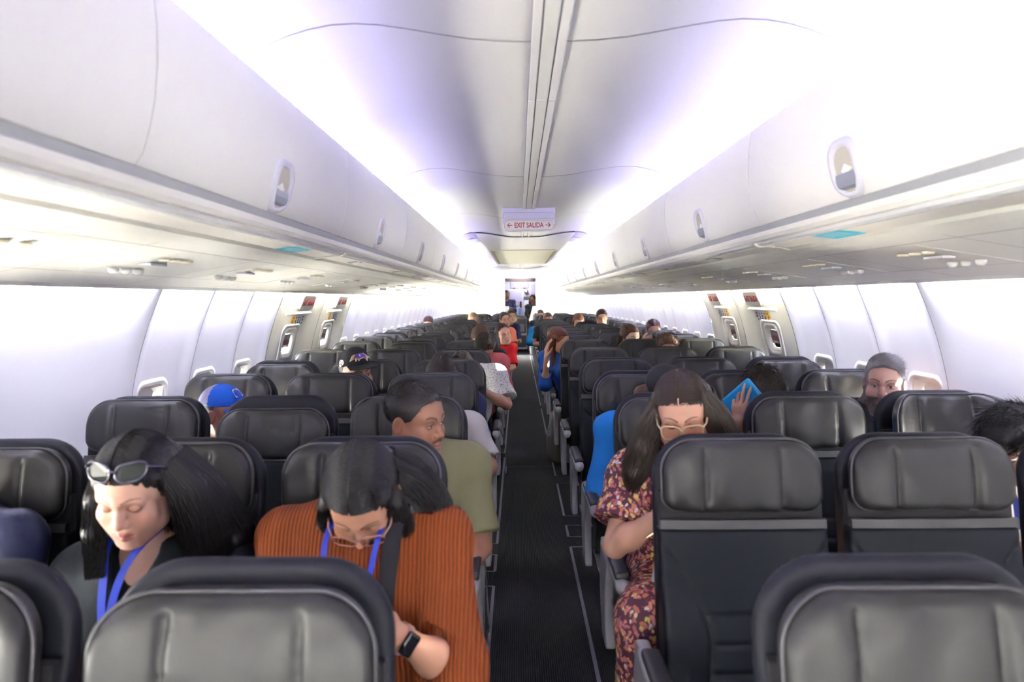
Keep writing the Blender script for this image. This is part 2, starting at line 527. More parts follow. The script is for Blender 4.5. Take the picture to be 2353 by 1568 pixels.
def build_window(idx, side, yc, zc, w, h, base, shade, hatch=False):
    dp = .38 if hatch else 1.0
    V, F = ring_mesh(side, yc, zc, [(w + .085, h + .085, .075, -.001), (w + .075, h + .075, .07, -.007), (w + .035, h + .035, .06, -.006), (w - .01, h - .01, .05, .02 * dp), (w - .02 - .015 * dp, h - .02 - .015 * dp, .045, .045 * dp)], base)
    me = npmesh('window_frame', V, F, True); me.materials.append(M_EXIT if hatch else M_WHITE)
    o = obj('window_%d' % idx, me); tag(o, kind='structure')
    P = rrect(w - .015, h - .015, .045, 5, yc, zc)
    pm = npmesh('pane', [wallpt(side, p[0], p[1], base + .047 * dp) for p in P], [tuple(range(len(P)))], False)
    pm.materials.append(M_GLASSPANE)
    obj('window_pane', pm, parent=o)
    if shade > 0:
        z1 = zc + (h - .03) / 2; z0 = z1 - (h - .03) * shade
        b = MB()
        q = [wallpt(side, y, z, base + dd * dp) for dd in (.036, .041) for y in (yc - w / 2 + .02, yc + w / 2 - .02) for z in (z0, z1)]
        b.add(q, [(0, 1, 3, 2), (4, 6, 7, 5), (0, 4, 5, 1), (2, 3, 7, 6), (0, 2, 6, 4), (1, 5, 7, 3)])
        b.obj('window_shade', M_SHADE, o)
        b = MB(); qs = [wallpt(side, yc + dy, z0 + .012, base + .030 * dp) for dy in (-.03, .03)]
        b.tube(qs, .004, 6); b.obj('shade_handle', M_WHITE, o)
    return o

widx = 1
for side, nm in ((-1, 'left'), (1, 'right')):
    mes = [wall_panel('p', side, a, b, WZ, WH, WW, M_WALL) for a, b in PANELS]
    w = obj('wall_' + nm, merge_meshes('wall_' + nm, mes, M_WALL)); tag(w, kind='structure')
    seam = MB()
    for a, b in PANELS:
        p = [Vector(wallpt(side, a, z, -0.0012)) for z in np.linspace(0.05, 1.60, 24)]
        for i in range(len(p) - 1):
            d = 0.0016
            seam.add([p[i] + Vector((0, -d, 0)), p[i] + Vector((0, d, 0)), p[i + 1] + Vector((0, d, 0)), p[i + 1] + Vector((0, -d, 0))], [(0, 1, 2, 3)])
    s = seam.obj('trim_%d' % (1 if side < 0 else 2), M_LINE); tag(s, kind='structure')
    for i, (a, b) in enumerate(PANELS):
        if b > DOOR0 - .1 and a < DOOR1 + .1 or blank(side, a): continue
        build_window(widx, side, a + WOFF, WZ, WW, WH, 0.017, (.55 if 2.3 < a < 4.6 else 0.30) if side < 0 else (0.15 if (1.8 < a < 2.0 or 2.9 < a < 3.0) else .35 if a > 6 else .97)); widx += 1
    # overwing exit hatches
    for i, (a, b) in enumerate(EXITS):
        me = wall_panel('door', side, a, b, EZ, EH, EW, M_EXIT, False)
        d = obj('door_%d' % ((1 if side < 0 else 3) + i), me); tag(d, kind='structure')
        g = MB()
        for yy in (a, b):
            p = [Vector(wallpt(side, yy, z, -0.003)) for z in np.linspace(0.05, 1.585, 24)]
            for k in range(len(p) - 1):
                dd = 0.004
                g.add([p[k] + Vector((0, -dd, 0)), p[k] + Vector((0, dd, 0)), p[k + 1] + Vector((0, dd, 0)), p[k + 1] + Vector((0, -dd, 0))], [(0, 1, 2, 3)])
        g.obj('door_gap', M_LINE, d)
        yc = (a + b) / 2
        wdw = build_window(widx, side, yc - 0.07, EZ, EW, EH, 0.012, 0.78, True); widx += 1
        for ch in wdw.children:
            if ch.name.startswith('window_shade'): ch.data.materials.clear(); ch.data.materials.append(mat('taupe_hatch_shade', (.22, .20, .19), .5))
        zz = EZ + .002; bb = MB()
        bb.add([wallpt(side, yc - .07 + dy, zz + dz, .012 + .0125) for dy, dz in ((-.078, -.016), (.078, -.016), (.078, .012), (.03, .020), (-.03, .020), (-.078, .010))], [(0, 1, 2, 3, 4, 5)]); bb.obj('shade_band', mat('maroon_band', (.10, .022, .028), .5), wdw)
        # raised surround of the hatch window (an inverted U line)
        V, F = ring_mesh(side, yc - 0.07, EZ - .02, [(EW + .19, EH + .17, .06, -.002), (EW + .18, EH + .16, .06, -.009), (EW + .14, EH + .12, .06, -.009), (EW + .13, EH + .11, .055, -.001)], 0.012)
        obj('door_trim', npmesh('u', V, F), M_EXIT, d)
        V, F = ring_mesh(side, yc - 0.07, EZ - .02, [(EW + .195, EH + .175, .062, -.0035), (EW + .186, EH + .166, .06, -.0035)], 0.012)
        obj('door_groove', npmesh('u', V, F), M_GROOVE, d)
        # pull handle with its ledge under the hatch lamp shelf
        b_ = MB()
        q = [wallpt(side, yy, z, off) for (z, off) in ((1.424, -.004), (1.414, -.018), (1.406, -.018), (1.406, -.004)) for yy in (a + .16, b - .30)]
        b_.add(q, [(0, 1, 3, 2), (2, 3, 5, 4), (4, 5, 7, 6), (6, 7, 1, 0), (0, 2, 4, 6), (1, 7, 5, 3)])
        b_.obj('door_handle', M_EXIT, d)
        # instruction placard: amber tile then white pictogram tiles
        def plate(nm_, y0, y1, z0, z1, m, off=-.0135 + .012, par=d):
            n = 5; V = []; F = []
            for k in range(n + 1):
                z = z0 + (z1 - z0) * k / n
                V += [wallpt(side, y0, z, off), wallpt(side, y1, z, off)]
            F = [(2 * k, 2 * k + 1, 2 * k + 3, 2 * k + 2) for k in range(n)]
            me = npmesh(nm_, V, F, False); me.materials.append(m); return obj(nm_, me, parent=par)
        py0 = yc - 0.13
        PS = 1.38
        pl = plate('placard', py0, py0 + .21 * PS, 1.312, 1.400, M_LABELW, 0.010)
        plate('amber_tile', py0, py0 + .055 * PS, 1.312, 1.400, M_YEL, 0.0085, pl)
        ic = MB()
        for kx, (dy, dz, sy, sz) in enumerate([(.028, .05, .016, .008), (.022, .03, .012, .016), (.034, .016, .014, .012), (.070, .05, .010, .010), (.072, .028, .012, .022), (.084, .018, .012, .006),
                                               (.107, .052, .012, .008), (.110, .030, .010, .026), (.122, .02, .01, .01), (.143, .05, .01, .01), (.146, .026, .008, .03), (.180, .054, .014, .010), (.184, .036, .016, .012), (.180, .017, .014, .010)]):
            P = rrect(sy * PS, sz * 1.25, min(sy, sz) * .4, 3, py0 + dy * PS, 1.312 + dz * 1.25)
            n0 = len(ic.v); ic.v += [wallpt(side, p[0], p[1], 0.0072) for p in P]; ic.f.append(tuple(range(n0, n0 + len(P))))
        ic.obj('pictograms', M_INK, pl)
        # small red caption
        tn = MB()
        for r_, (zz, ws) in enumerate(((1.300 - .004, (.012, .014, .010, .014, .012)), (1.300 - .018, (.010, .008, .014, .010)))):
            y_ = yc - .035
            for wv in ws:
                P = [wallpt(side, y_, zz, 0.0085), wallpt(side, y_ + wv, zz, 0.0085), wallpt(side, y_ + wv, zz + .006, 0.0085), wallpt(side, y_, zz + .006, 0.0085)]
                n0 = len(tn.v); tn.v += P; tn.f.append((n0, n0 + 1, n0 + 2, n0 + 3)); y_ += wv + .003
        tn.obj('caption', M_RED, d)
        # EXIT SALIDA box
        ze = 1.485; yE = yc + (.10 if i == 0 else .12)
        es = empty('exit_sign', wallpt(side, yE, ze, 0.012))
        wl = {(-1, 0): 'small ivory EXIT SALIDA plate above the nearer hatch beside the two capped men', (-1, 1): 'small ivory EXIT SALIDA plate above the farther hatch, across the aisle from the phone-raising woman',
              (1, 0): 'small ivory EXIT SALIDA plate above the nearer hatch on the wall beyond the bearded man', (1, 1): 'small ivory EXIT SALIDA plate above the farther hatch on the bearded man\'s wall'}[(side, i)]
        tag(es, wl, 'exit sign', 'exit plates above the overwing hatches')
        nrm = Vector((-side * wall_x(ze), 0, -(ze - ZC))).normalized()
        yax = Vector((0, 1, 0)) * (1 if side < 0 else -1)     # reading direction
        zax = nrm; xax = yax; yv = zax.cross(xax).normalized()
        R = Matrix((xax, yv, zax)).transposed().to_4x4()
        P = rrect(.31, .115, .02, 4)
        bx = MB(); bx.extrude(P, 2, -.004, .014)
        sg = bx.obj('sign_box', M_EXIT, es, bevel=.004); sg.matrix_basis = R
        tx = lettering('lettering', 'EXIT  SALIDA', .066, M_RED, R @ Matrix.Translation((0, -.002, .0150)), es, squash=0.70, bold=.004)

# ---- floor
f = MB(); f.box(-1.77, 1.77, Y0, YG, -0.05, 0.0); fo = f.obj('floor', M_CARPET); tag(fo, kind='structure')
fs = MB()
for sx in (-1, 1):
    segs = [(0.4, 4.12), (4.30, 4.52), (4.72, 5.55), (5.8, 9.4), (9.7, 13.5), (13.8, 18.3)] if sx > 0 else [(0.4, 3.55), (3.75, 4.0), (4.18, 6.5), (6.7, 10), (10.3, 18.3)]
    for a, b in segs:
        fs.box(sx * .222 - .008, sx * .222 + .008, a, b, 0.0005, .004)
    for a, b in segs[:4]:
        for e in (a, b): fs.box(min(sx * .222, sx * .33), max(sx * .222, sx * .33), e - .004, e + .004, .0005, .0035)
o = fs.obj('trim_3', mat('floor_path_strip', (0.16, 0.15, 0.18), 0.6)); tag(o, kind='structure')
sj = MB()
for yy in (2.35, 6.15, 10.9): sj.box(-.30, .30, yy - .004, yy + .004, .0003, .002)
o = sj.obj('trim_4', M_LINE); tag(o, kind='structure')

# ---- ceiling panels with wavy cross-section
CPROF = [(0.035, 2.150), (0.06, 2.148), (0.12, 2.150), (0.20, 2.157), (0.28, 2.170), (0.36, 2.184), (0.43, 2.194), (0.49, 2.198), (0.55, 2.195), (0.61, 2.184), (0.66, 2.169), (0.70, 2.152), (0.745, 2.126), (0.79, 2.10), (0.84, 2.065), (0.88, 2.03)]
def ceil_prof(x):
    return float(np.interp(abs(x), [p[0] for p in CPROF], [p[1] for p in CPROF]))
CP = 1.95; CS = 1.80
k = -3
cm = MB()
while CS + CP * k < Y1:
    a = max(CS + CP * k, Y0) + .003; b = min(CS + CP * (k + 1), Y1) - .003
    for side in (-1, 1):
        prof = CPROF + [(0.88, 2.04), (0.84, 2.075), (0.745, 2.14), (0.60, 2.20), (0.49, 2.208), (0.30, 2.19), (0.035, 2.16)]
        P = [(side * x, z) for x, z in prof]
        cm.extrude(P, 1, a, b)
    k += 1
me = npmesh('ceiling', cm.v, cm.f, False)
bm_ = bmesh.new(); bm_.from_mesh(me); bmesh.ops.recalc_face_normals(bm_, faces=bm_.faces); bm_.to_mesh(me); bm_.free()
me.materials.append(M_CEIL)
for p in me.polygons: p.use_smooth = len(p.vertices) == 4
ceil = obj('ceiling', me); tag(ceil, kind='structure')
try:
    ceil.data.set_sharp_from_angle(angle=math.radians(25))
except Exception: pass
# shadow gaps at the panel joints
jm = MB(); k = -1
while CS + CP * k < 13:
    y = CS + CP * k
    for side in (-1, 1):
        for i in range(len(CPROF) - 1):
            (xa, za), (xb, zb) = CPROF[i], CPROF[i + 1]
            jm.add([(side * xa, y - .0022, za - .0008), (side * xb, y - .0022, zb - .0008), (side * xb, y + .0022, zb - .0008), (side * xa, y + .0022, za - .0008)], [(0, 1, 2, 3)])
    k += 1
o = jm.obj('trim_5', M_LINE); tag(o, kind='structure')
# centre rail of the ceiling: three ribs with two dark slots, broken every 1.9 m
rail = MB(); slot = MB()
k = -2
while 2.29 + 1.9 * k < 7.0:
    a = 2.29 + 1.9 * k + .004; b = min(a + 1.892, 7.25)
    rail.box(-.044, -.022, a, b, 2.136, 2.16); rail.box(-.0185, .0185, a, b, 2.139, 2.16); rail.box(.022, .044, a, b, 2.136, 2.16)
    k += 1
rail.box(-.044, -.022, 12.6, 14.8, 2.136, 2.16); rail.box(-.0185, .0185, 12.6, 14.8, 2.139, 2.16); rail.box(.022, .044, 12.6, 14.8, 2.136, 2.16)
slot.box(-.046, .046, Y0, 18.0, 2.1475, 2.17)
o = rail.obj('trim_6', M_CEIL, bevel=.002); tag(o, kind='structure')
o = slot.obj('trim_7', M_LINE); tag(o, kind='structure')

# dropped ceiling sections with a beige access panel, and side ledges with violet strip light painted in
M_LEDGE_LIT = mat('violet_lit_ledge', (0.52, 0.48, 0.72), 0.5)
M_ACCESS = mat('beige_access_panel', (0.66, 0.64, 0.52), 0.5)
tn_ = 8
for (a, m0, m1, b) in ((7.3, 8.75, 12.2, 12.6), (14.9, 16.9, 18.4, 18.58)):
    d = MB(); N_ = 24
    rows = []
    for (y, wd, blend, dz) in ((a, .515, 1.0, -.012), (a + .02, .515, 1.0, -.022), (a + .5 * (m0 - a), .49, .5, -.03), (m0, .455, 0, -.034), (m1, .455, 0, -.034), (b, .46, .1, -.03)):
        rows.append([(wd * (2 * i / N_ - 1), y, (ceil_prof(wd * (2 * i / N_ - 1)) if abs(2 * i / N_ - 1) * wd > .06 else 2.15) * blend + (2.15 - .010 * 0) * (1 - blend) + dz) for i in range(N_ + 1)])
    n0 = len(d.v)
    for r in rows: d.v += r
    for j in range(len(rows) - 1):
        for i in range(N_):
            q = n0 + j * (N_ + 1) + i; d.f.append((q, q + 1, q + N_ + 2, q + N_ + 1))
    # upstand edges
    for sgn in (0, N_):
        for j in range(len(rows) - 1):
            p, q = rows[j][sgn], rows[j + 1][sgn]
            d.add([p, q, (q[0], q[1], q[2] + .05), (p[0], p[1], p[2] + .05)], [(0, 1, 2, 3)])
    o = d.obj('ceiling_drop', M_CEIL, smooth=True); o.name = 'ceiling.%03d' % tn_; tag(o, kind='structure')
    ap = MB(); ap.box(-.395, .395, m0 + .05, m1 - .05, 2.104, 2.115); oa = ap.obj('access_panel', M_ACCESS, o, bevel=.003)
    sl = MB()
    for sx in (-.395, .395):
        for (p, q) in ((.02, .48), (.52, .98)):
            ya, yb = m0 + .05 + (m1 - m0 - .1) * p, m0 + .05 + (m1 - m0 - .1) * q
            sl.box(sx - .016, sx + .016, ya, yb, 2.1015, 2.1045)
    sl.obj('vent_slot', mat('bronze_slot', (0.30, 0.25, 0.15), 0.5), o)
    bf = MB()
    for sx in (-1, 1):
        for (p, q) in ((0, .38), (.42, .80)):
            ya, yb = a + (m0 - a) * p, a + (m0 - a) * q
            xs = [.53, .60, .66] 
            V = []
            for yy in (ya, yb): V += [(sx * x, yy, ceil_prof(x) - .006) for x in xs]
            bf.add(V, [(0, 1, 4, 3), (1, 2, 5, 4)])
    bf.obj('side_ledge', M_LEDGE_LIT, o)
    tn_ += 1

# ---- overhead bins, one thing per unit
BINP = [(0.742, 2.082), (0.737, 2.06), (0.733, 2.00), (0.735, 1.93), (0.742, 1.87), (0.753, 1.82), (0.768, 1.775), (0.783, 1.752)]
def make_bin(side, L):
    """overhead bin of length L along y, origin at its near lower corner"""
    body = MB(); P = [(side * x, z) for x, z in [(0.80, 1.752), (0.80, 2.04), (0.86, 2.02), (1.22, 2.02), (1.40, 1.80), (1.36, 1.72), (0.83, 1.735)]]
    body.extrude(P, 1, 0.004, L - .004)
    lip = [(x, z) for x, z in BINP]
    inner = [(x + .02, z) for x, z in BINP[::-1]]
    door = MB(); door.extrude([(side * x, z) for x, z in lip + inner], 1, .0025, L - .0025)
    return body.mesh('bin_body'), door.mesh('bin_door', True)
def bin_face(z):
    zs = [p[1] for p in BINP][::-1]; xs = [p[0] for p in BINP][::-1]
    return float(np.interp(z, zs, xs))
def latch_meshes(side):
    zc = 1.825; h = .135; w = .15
    def ringed(loops):
        V = []; F = []; n = 0
        for (lw, lh, r, off, dz) in loops:
            P = rrect(lw, lh, r, 6, 0, zc + dz); n = len(P)
            V += [(side * (bin_face(p[1]) + off), p[0], p[1]) for p in P]
        for i in range(len(loops) - 1):
            for k in range(n): F.append((i * n + k, i * n + (k + 1) % n, (i + 1) * n + (k + 1) % n, (i + 1) * n + k))
        F.append(tuple((len(loops) - 1) * n + k for k in range(n)))
        return V, F
    V, F = ringed([(.150, .150, .055, .001, 0), (.142, .142, .053, -.009, 0), (.112, .118, .042, -.010, -.004), (.104, .110, .040, -.0015, -.004)])
    fr = npmesh('latch_frame', V, F[:-1], True)
    V, F = ringed([(.108, .114, .041, -.0015, -.004), (.090, .090, .030, -.0016, -.002)])
    cup = npmesh('latch_cup', V, F, True)
    b = MB(); b.extrude([(side * (bin_face(1.815) + .002), 1.815), (side * (bin_face(1.812) - .006), 1.812), (side * (bin_face(1.795) - .010), 1.795), (side * (bin_face(1.778) - .009), 1.778), (side * (bin_face(1.770) + .002), 1.770)], 1, -.050, .050)
    return fr, cup, b.mesh('latch_paddle')
for side in (-1, 1):
    L = 1.42 if side < 0 else 1.40
    start = (1.29 if side < 0 else 1.10)
    bm1, dm1 = make_bin(side, L)
    fr, cup, pad = latch_meshes(side)
    for me, m in ((bm1, M_WHITE), (dm1, M_WHITE), (fr, M_LATCH), (cup, M_CUP), (pad, M_DGREY)): me.materials.append(m)
    try: dm1.set_sharp_from_angle(angle=math.radians(40))
    except Exception: pass
    proto = None
    ords = ['nearest the camera', 'second', 'third', 'fourth', 'fifth', 'sixth', 'seventh', 'eighth', 'ninth', 'tenth', 'eleventh', 'twelfth', 'thirteenth', 'fourteenth', 'fifteenth']
    kk = -3 if side < 0 else -2; K0 = -1 if start + L * -1 + L >= .25 else 0
    while start + L * kk + .5 < Y1:
        y = start + L * kk; Lk = min(L, Y1 - y)
        if y + L < .25: kk += 1; continue
        if proto is None:
            proto = empty('overhead_bin', (0, y, 0))
            obj('bin_body', bm1, parent=proto); dr = obj('bin_door', dm1, parent=proto)
            lt = obj('latch', fr, parent=proto, loc=(0, L / 2, 0)); obj('latch_cup', cup, parent=lt); obj('latch_paddle', pad, parent=lt)
            bn = proto
        else: bn = copy_tree(proto)
        bn.location = (0, y, 0)
        if Lk < L: bn.scale = (1, Lk / L, 1)
        bank = 'left-of-aisle' if side < 0 else 'right-of-aisle'
        vis = kk + 1 if side < 0 else kk + 1
        if kk < -1: lab = ''
        else: lab = ('white overhead bin with a grey latch, %s bank, %s' % (bank, 'nearest the camera' if kk == K0 else ords[min(kk - K0, 14)] + ' from the camera'))
        tag(bn, lab, 'overhead bin', 'overhead bins along both sides')
        kk += 1
    # seal, valance, light-catching rim and passenger panel run the cabin's length
    sl = MB(); sl.extrude([(side * .786, 1.756), (side * .800, 1.758), (side * .800, 1.722), (side * .790, 1.728)], 1, Y0, Y1)
    o = sl.obj('trim_%d' % (11 if side < 0 else 12), M_GROOVE); tag(o, kind='structure')
    va = MB(); va.extrude([(side * .788, 1.730), (side * .792, 1.716), (side * .800, 1.704), (side * .812, 1.697), (side * .83, 1.72), (side * .80, 1.74)], 1, Y0, Y1)
    o = va.obj('trim_%d' % (13 if side < 0 else 14), M_CREAM); tag(o, kind='structure')
    ri = MB(); ri.extrude([(side * .806, 1.701), (side * .812, 1.692), (side * .824, 1.687), (side * .838, 1.687), (side * .846, 1.70)], 1, Y0, Y1)
    o = ri.obj('trim_%d' % (15 if side < 0 else 16), mat('glossy_white_rim', (0.88, 0.88, 0.88), 0.2)); tag(o, kind='structure')
    be = MB(); be.extrude([(side * .838, 1.690), (side * .88, 1.6865), (side * .925, 1.681), (side * .93, 1.70), (side * .84, 1.70)], 1, Y0, Y1)
    o = be.obj('trim_%d' % (17 if side < 0 else 18), M_BEIGE); tag(o, kind='structure')
    ps = MB(); ps.extrude([(side * x, z) for x, z in [(.922, 1.684), (.94, 1.672), (.99, 1.661), (1.10, 1.644), (1.30, 1.612), (1.45, 1.586), (1.555, 1.565), (1.580, 1.552), (1.586, 1.552), (1.584, 1.575), (1.50, 1.70), (.93, 1.71)]], 1, Y0, Y1)
    o = ps.obj('trim_%d' % (19 if side < 0 else 20), M_CREAM); tag(o, kind='structure')
    # cross rings where the rim sections meet, under each bin joint
    rg = MB(); y = 2.93 if side < 0 else 2.62
    while y < Y1:
        pp = [(side * x, y, z) for x, z in [(.804, 1.698), (.808, 1.692), (.824, 1.6855), (.85, 1.6865), (.90, 1.681), (.935, 1.673)]]
        rg.tube(pp, .0026, 8); rg.tube([(p[0], p[1] + .016, p[2]) for p in pp], .0026, 8); y += 2.84
    o = rg.obj('trim_%d' % (21 if side < 0 else 22), M_BEIGE, smooth=True); tag(o, kind='structure')
    # panel joints of the passenger service channel
    pj = MB(); kk = 0
    while 0.3 + .762 * kk < Y1:
        y = 0.3 + .762 * kk
        pj.add([(side * 1.02, y, 1.6555), (side * 1.02, y + .004, 1.6555), (side * 1.55, y + .004, 1.5655), (side * 1.55, y, 1.5655)], [(0, 1, 2, 3)]); kk += 1
    for xx, zz in ((1.06, 1.6500), (1.40, 1.5939)):
        pj.add([(side * xx, Y0, zz), (side * (xx + .004), Y0, zz - .0007), (side * (xx + .004), Y1, zz - .0007), (side * xx, Y1, zz)], [(0, 1, 2, 3)])
    o = pj.obj('trim_%d' % (23 if side < 0 else 24), mat('faint_joint', (0.42, 0.41, 0.38), 0.6)); tag(o, kind='structure')

# ---- bulkhead with doorway and galley beyond
DX0, DX1, DZ = -.465, .432, 2.055
bk = MB()
def half_bulk(x0, x1):
    P = [(x0, 0.0), (x0, 2.16)]
    n = 14
    if x0 < x1 and x1 > 1:
        P = [(x0, 0), (x1, 0)] + [(wall_x(z) + .02, z) for z in np.linspace(0.02, 2.42, n)] + [(x0, 2.42)]
    return P
bk.extrude(half_bulk(DX1, 1.70), 1, Y1, Y1 + .04)
bk.extrude([(-x, z) for x, z in half_bulk(-DX0, 1.70)], 1, Y1, Y1 + .04)
bk.box(DX0, DX1, Y1, Y1 + .04, DZ, 2.42)
o = bk.obj('wall_back', M_BULK); tag(o, kind='structure')
jb = MB()
for x in (DX0, DX1): jb.box(x - .035, x + .035, Y1 - .03, Y1 + .06, 0, DZ + .02)
jb.box(DX0 - .035, DX1 + .035, Y1 - .03, Y1 + .06, DZ - .0, DZ + .04)
o = jb.obj('trim_25', mat('doorway_frame', (0.72, 0.69, 0.58), 0.5)); tag(o, kind='structure')
sl_ = MB()
for kx, m in ((-.09, 0), (-.03, 0), (.03, 0)): sl_.box(kx, kx + .035, Y1 - .032, Y1 - .03, DZ + .055, DZ + .085)
o = sl_.obj('trim_26', mat('amber_window', (0.9, 0.75, 0.1), 0.4, emit=(1, .8, .1), estr=1.0)); tag(o, kind='structure')
# galley side walls, ceiling and back wall
M_GAL = mat('galley_grey', (0.55, 0.52, 0.62), 0.4)
M_GALD = mat('galley_dark', (0.05, 0.05, 0.06), 0.5)
g = MB(); g.box(-1.2, -1.16, Y1 + .04, YG, 0, 2.2); g.box(1.16, 1.2, Y1 + .04, YG, 0, 2.2)
g.box(-1.2, 1.2, Y1 + .04, YG + .04, 2.13, 2.2)
o = g.obj('wall_galley', M_GAL); tag(o, kind='structure')
g = MB(); g.box(-1.77, 1.77, YG, YG + .05, 0, 2.6)
o = g.obj('wall_aft', M_GAL); tag(o, kind='structure')
# front closure behind the camera, with the added daylight openings either side of it
g = MB(); g.box(-1.77, 1.77, Y0 - .05, Y0, 0, 2.6); o = g.obj('wall_front', M_WHITE); tag(o, kind='structure')
# crown above everything (fuselage lining over the ceiling)
cr = MB(); n = 12
P = [(wall_x(2.45) * math.cos(PI * k / n), 2.45 + .10 * math.sin(PI * k / n)) for k in range(n + 1)]
P += [(p[0], p[1] + .02) for p in P[::-1]]
cr.extrude(P, 1, Y0, YG); o = cr.obj('ceiling_crown', M_WHITE); o.name = 'ceiling.020'; tag(o, kind='structure')
ex = MB()
for sd in (-1, 1):
    ex.add([(sd * 1.77, Y1, 0), (sd * 1.77, YG, 0), (sd * 1.77, YG, 2.6), (sd * 1.77, Y1, 2.6)], [(0, 1, 2, 3)])
o = ex.obj('wall_galley_lining', M_GAL); o.name = 'wall_lining'; tag(o, kind='structure')

# ---- lamps of the cabin
def area(name, loc, direction, sx, sy, energy, col, spread=180):
    d = bpy.data.lights.new(name, 'AREA'); d.shape = 'RECTANGLE'; d.size = sx; d.size_y = sy; d.energy = energy; d.color = col; d.spread = math.radians(spread)
    o = bpy.data.objects.new(name, d); COL.objects.link(o); o.location = loc
    z = -Vector(direction).normalized(); y = Vector((0, 1, 0)); y = (y - z * y.dot(z)).normalized(); x = y.cross(z)
    o.rotation_euler = Matrix((x, y, z)).transposed().to_euler()
    return o
for side in (-1, 1):
    # ceiling wash strips in the cove above the bins
    y = -4.3
    while y < 18.3:
        area('cove_strip', (side * .770, y + .85, 2.0805), (-side * .12, 0, 1), .022, 1.7, LED_CEIL, LED_CYAN if int(y * 3) % 2 else LED_VIOLET)
        y += 1.75
    # sidewall wash strips behind the passenger panel's outer lip
    for a, b in PANELS + EXITS:
        hatch = (a, b) in EXITS
        area('wall_strip', (side * 1.5875, (a + b) / 2, 1.568), (side * .75, 0, -.65), .010, (b - a) - .10, LED_WALL * (.8 if hatch else 1.0) * (b - a), (.78, .77, 1.0) if not hatch else (1, .95, .8))
area('galley_lamp', (0, 19.4, 2.12), (0, 0, -1), .5, .4, 5, (0.9, 0.9, 1.0))
# ================================================================== SEATS
def orient(V, F):
    """make faces point outwards (signed volume)"""
    a, b, c = V[F[:, 0]], V[F[:, 1]], V[F[:, 2]]
    vol = np.einsum('ij,ij->i', a, np.cross(b, c)).sum() + np.einsum('ij,ij->i', V[F[:, 0]], np.cross(V[F[:, 2]], V[F[:, 3]])).sum()
    return F if vol > 0 else F[:, ::-1]

def sdf_mesh(name, s, m, it=1, lam=0.4):
    V, F = surface_net(s.d, s.ax); F = orient(V, F); V = relax(V, F, it, lam)
    me = npmesh(name, V, np.ascontiguousarray(F)); me.materials.append(m); return me

def rbox2(X, Z, w, h, rt, rb, cz):
    """2-D rounded box, different radii for top and bottom corners"""
    z = Z - cz; x = np.abs(X); r = np.where(z > 0, rt, rb)
    qx = x - w / 2 + r; qz = np.abs(z) - h / 2 + r
    return np.minimum(np.maximum(qx, qz), 0) + np.sqrt(np.maximum(qx, 0) ** 2 + np.maximum(qz, 0) ** 2) - r

def extr(d2, dy, rad):
    """extrude a 2-D distance by |y| distance with rounded rim"""
    a = d2 + rad; b = dy + rad
    return np.minimum(np.maximum(a, b), 0) + np.sqrt(np.maximum(a, 0) ** 2 + np.maximum(b, 0) ** 2) - rad

TILT = 0.16            # the seat back leans away from the viewer with height
def ytilt(z): return (z - 1.05) * TILT

HR_W, HR_H, HR_C = 0.415, 0.182, 1.046
def headrest_mesh(name, wing, wrinkle, seed, sag=0.0):
    r = np.random.default_rng(seed); ph = r.uniform(0, 6, 6)
    s = SDF((-.225, -.13, .93), (.225, .09, 1.16), .0055)
    def f(X, Y, Z):
        ax_ = np.abs(X)
        y = Y - ytilt(Z) + wing * np.maximum(ax_ - .095, 0) * (1 + .15 * np.sign(X))
        d2 = rbox2(X, Z, HR_W, HR_H, .085, .042, HR_C)
        front = -.022 - .010 * np.clip(1 - (ax_ / .2) ** 2, 0, 1) - .012 * np.clip(1 - ((Z - 1.03) / .1) ** 2, 0, 1)
        crease = .010 * np.exp(-((ax_ - .100) / .0075) ** 2) * np.clip((1.128 - Z) / .02, 0, 1)
        puff = .006 * np.exp(-((ax_ - .125) / .03) ** 2) + .004 * np.exp(-((ax_ - .06) / .04) ** 2)
        wr = wrinkle * (.004 * np.sin(38 * X + ph[0] + 9 * Z) * np.sin(20 * Z + ph[1]) * np.exp(-((Z - .985) / .05) ** 2) + .003 * np.sin(70 * X + ph[2]) * np.exp(-((Z - .965) / .02) ** 2)
                        + .003 * np.sin(55 * X + ph[3] - 12 * Z) * np.exp(-((Z - 1.10) / .03) ** 2))
        front = front + crease - puff + wr
        c = (front + .035) / 2; hy = (.035 - front) / 2
        return extr(d2, np.abs(y - c) - hy, .020)
    s.func(f)
    return sdf_mesh(name, s, M_LEATHER, 2)

def headrest_piping(wing):
    P = rrect(HR_W + .004, HR_H + .004, .084, 10, 0, HR_C)
    # tighter bottom corners
    pts = []
    for (x, z) in P:
        if z < HR_C: 
            q = rrect(HR_W + .004, HR_H + .004, .042, 10, 0, HR_C)
            pass
        pts.append((x, z))
    top = [p for p in rrect(HR_W + .004, HR_H + .004, .084, 10, 0, HR_C) if p[1] >= HR_C]
    bot = [p for p in rrect(HR_W + .004, HR_H + .004, .042, 10, 0, HR_C) if p[1] < HR_C]
    pts = top + bot
    b = MB()
    b.loop([(x, ytilt(z) - .004 - wing * max(abs(x) - .095, 0), z) for x, z in pts], .0034, 6)
    return b.mesh('headrest_piping', True)

SH_W = 0.446
def shell_mesh():
    s = SDF((-.24, -.20, .40), (.24, .14, 1.16), .008)
    def f(X, Y, Z):
        y = Y - ytilt(Z)
        w = SH_W - .03 * np.clip((Z - .95) / .19, 0, 1) ** 2
        d2 = rbox2(X, Z, SH_W, .73, .120, .03, .777)
        front = .038 - .02 * np.clip((np.abs(X) - .15) / .07, 0, 1) * np.clip((1.0 - Z) / .05, 0, 1)
        back = .075
        c = (front + back) / 2; hy = (back - front) / 2
        return extr(d2, np.abs(y - c) - hy, .014)
    s.func(f)
    return sdf_mesh('seat_shell', s, M_SHELL, 1)

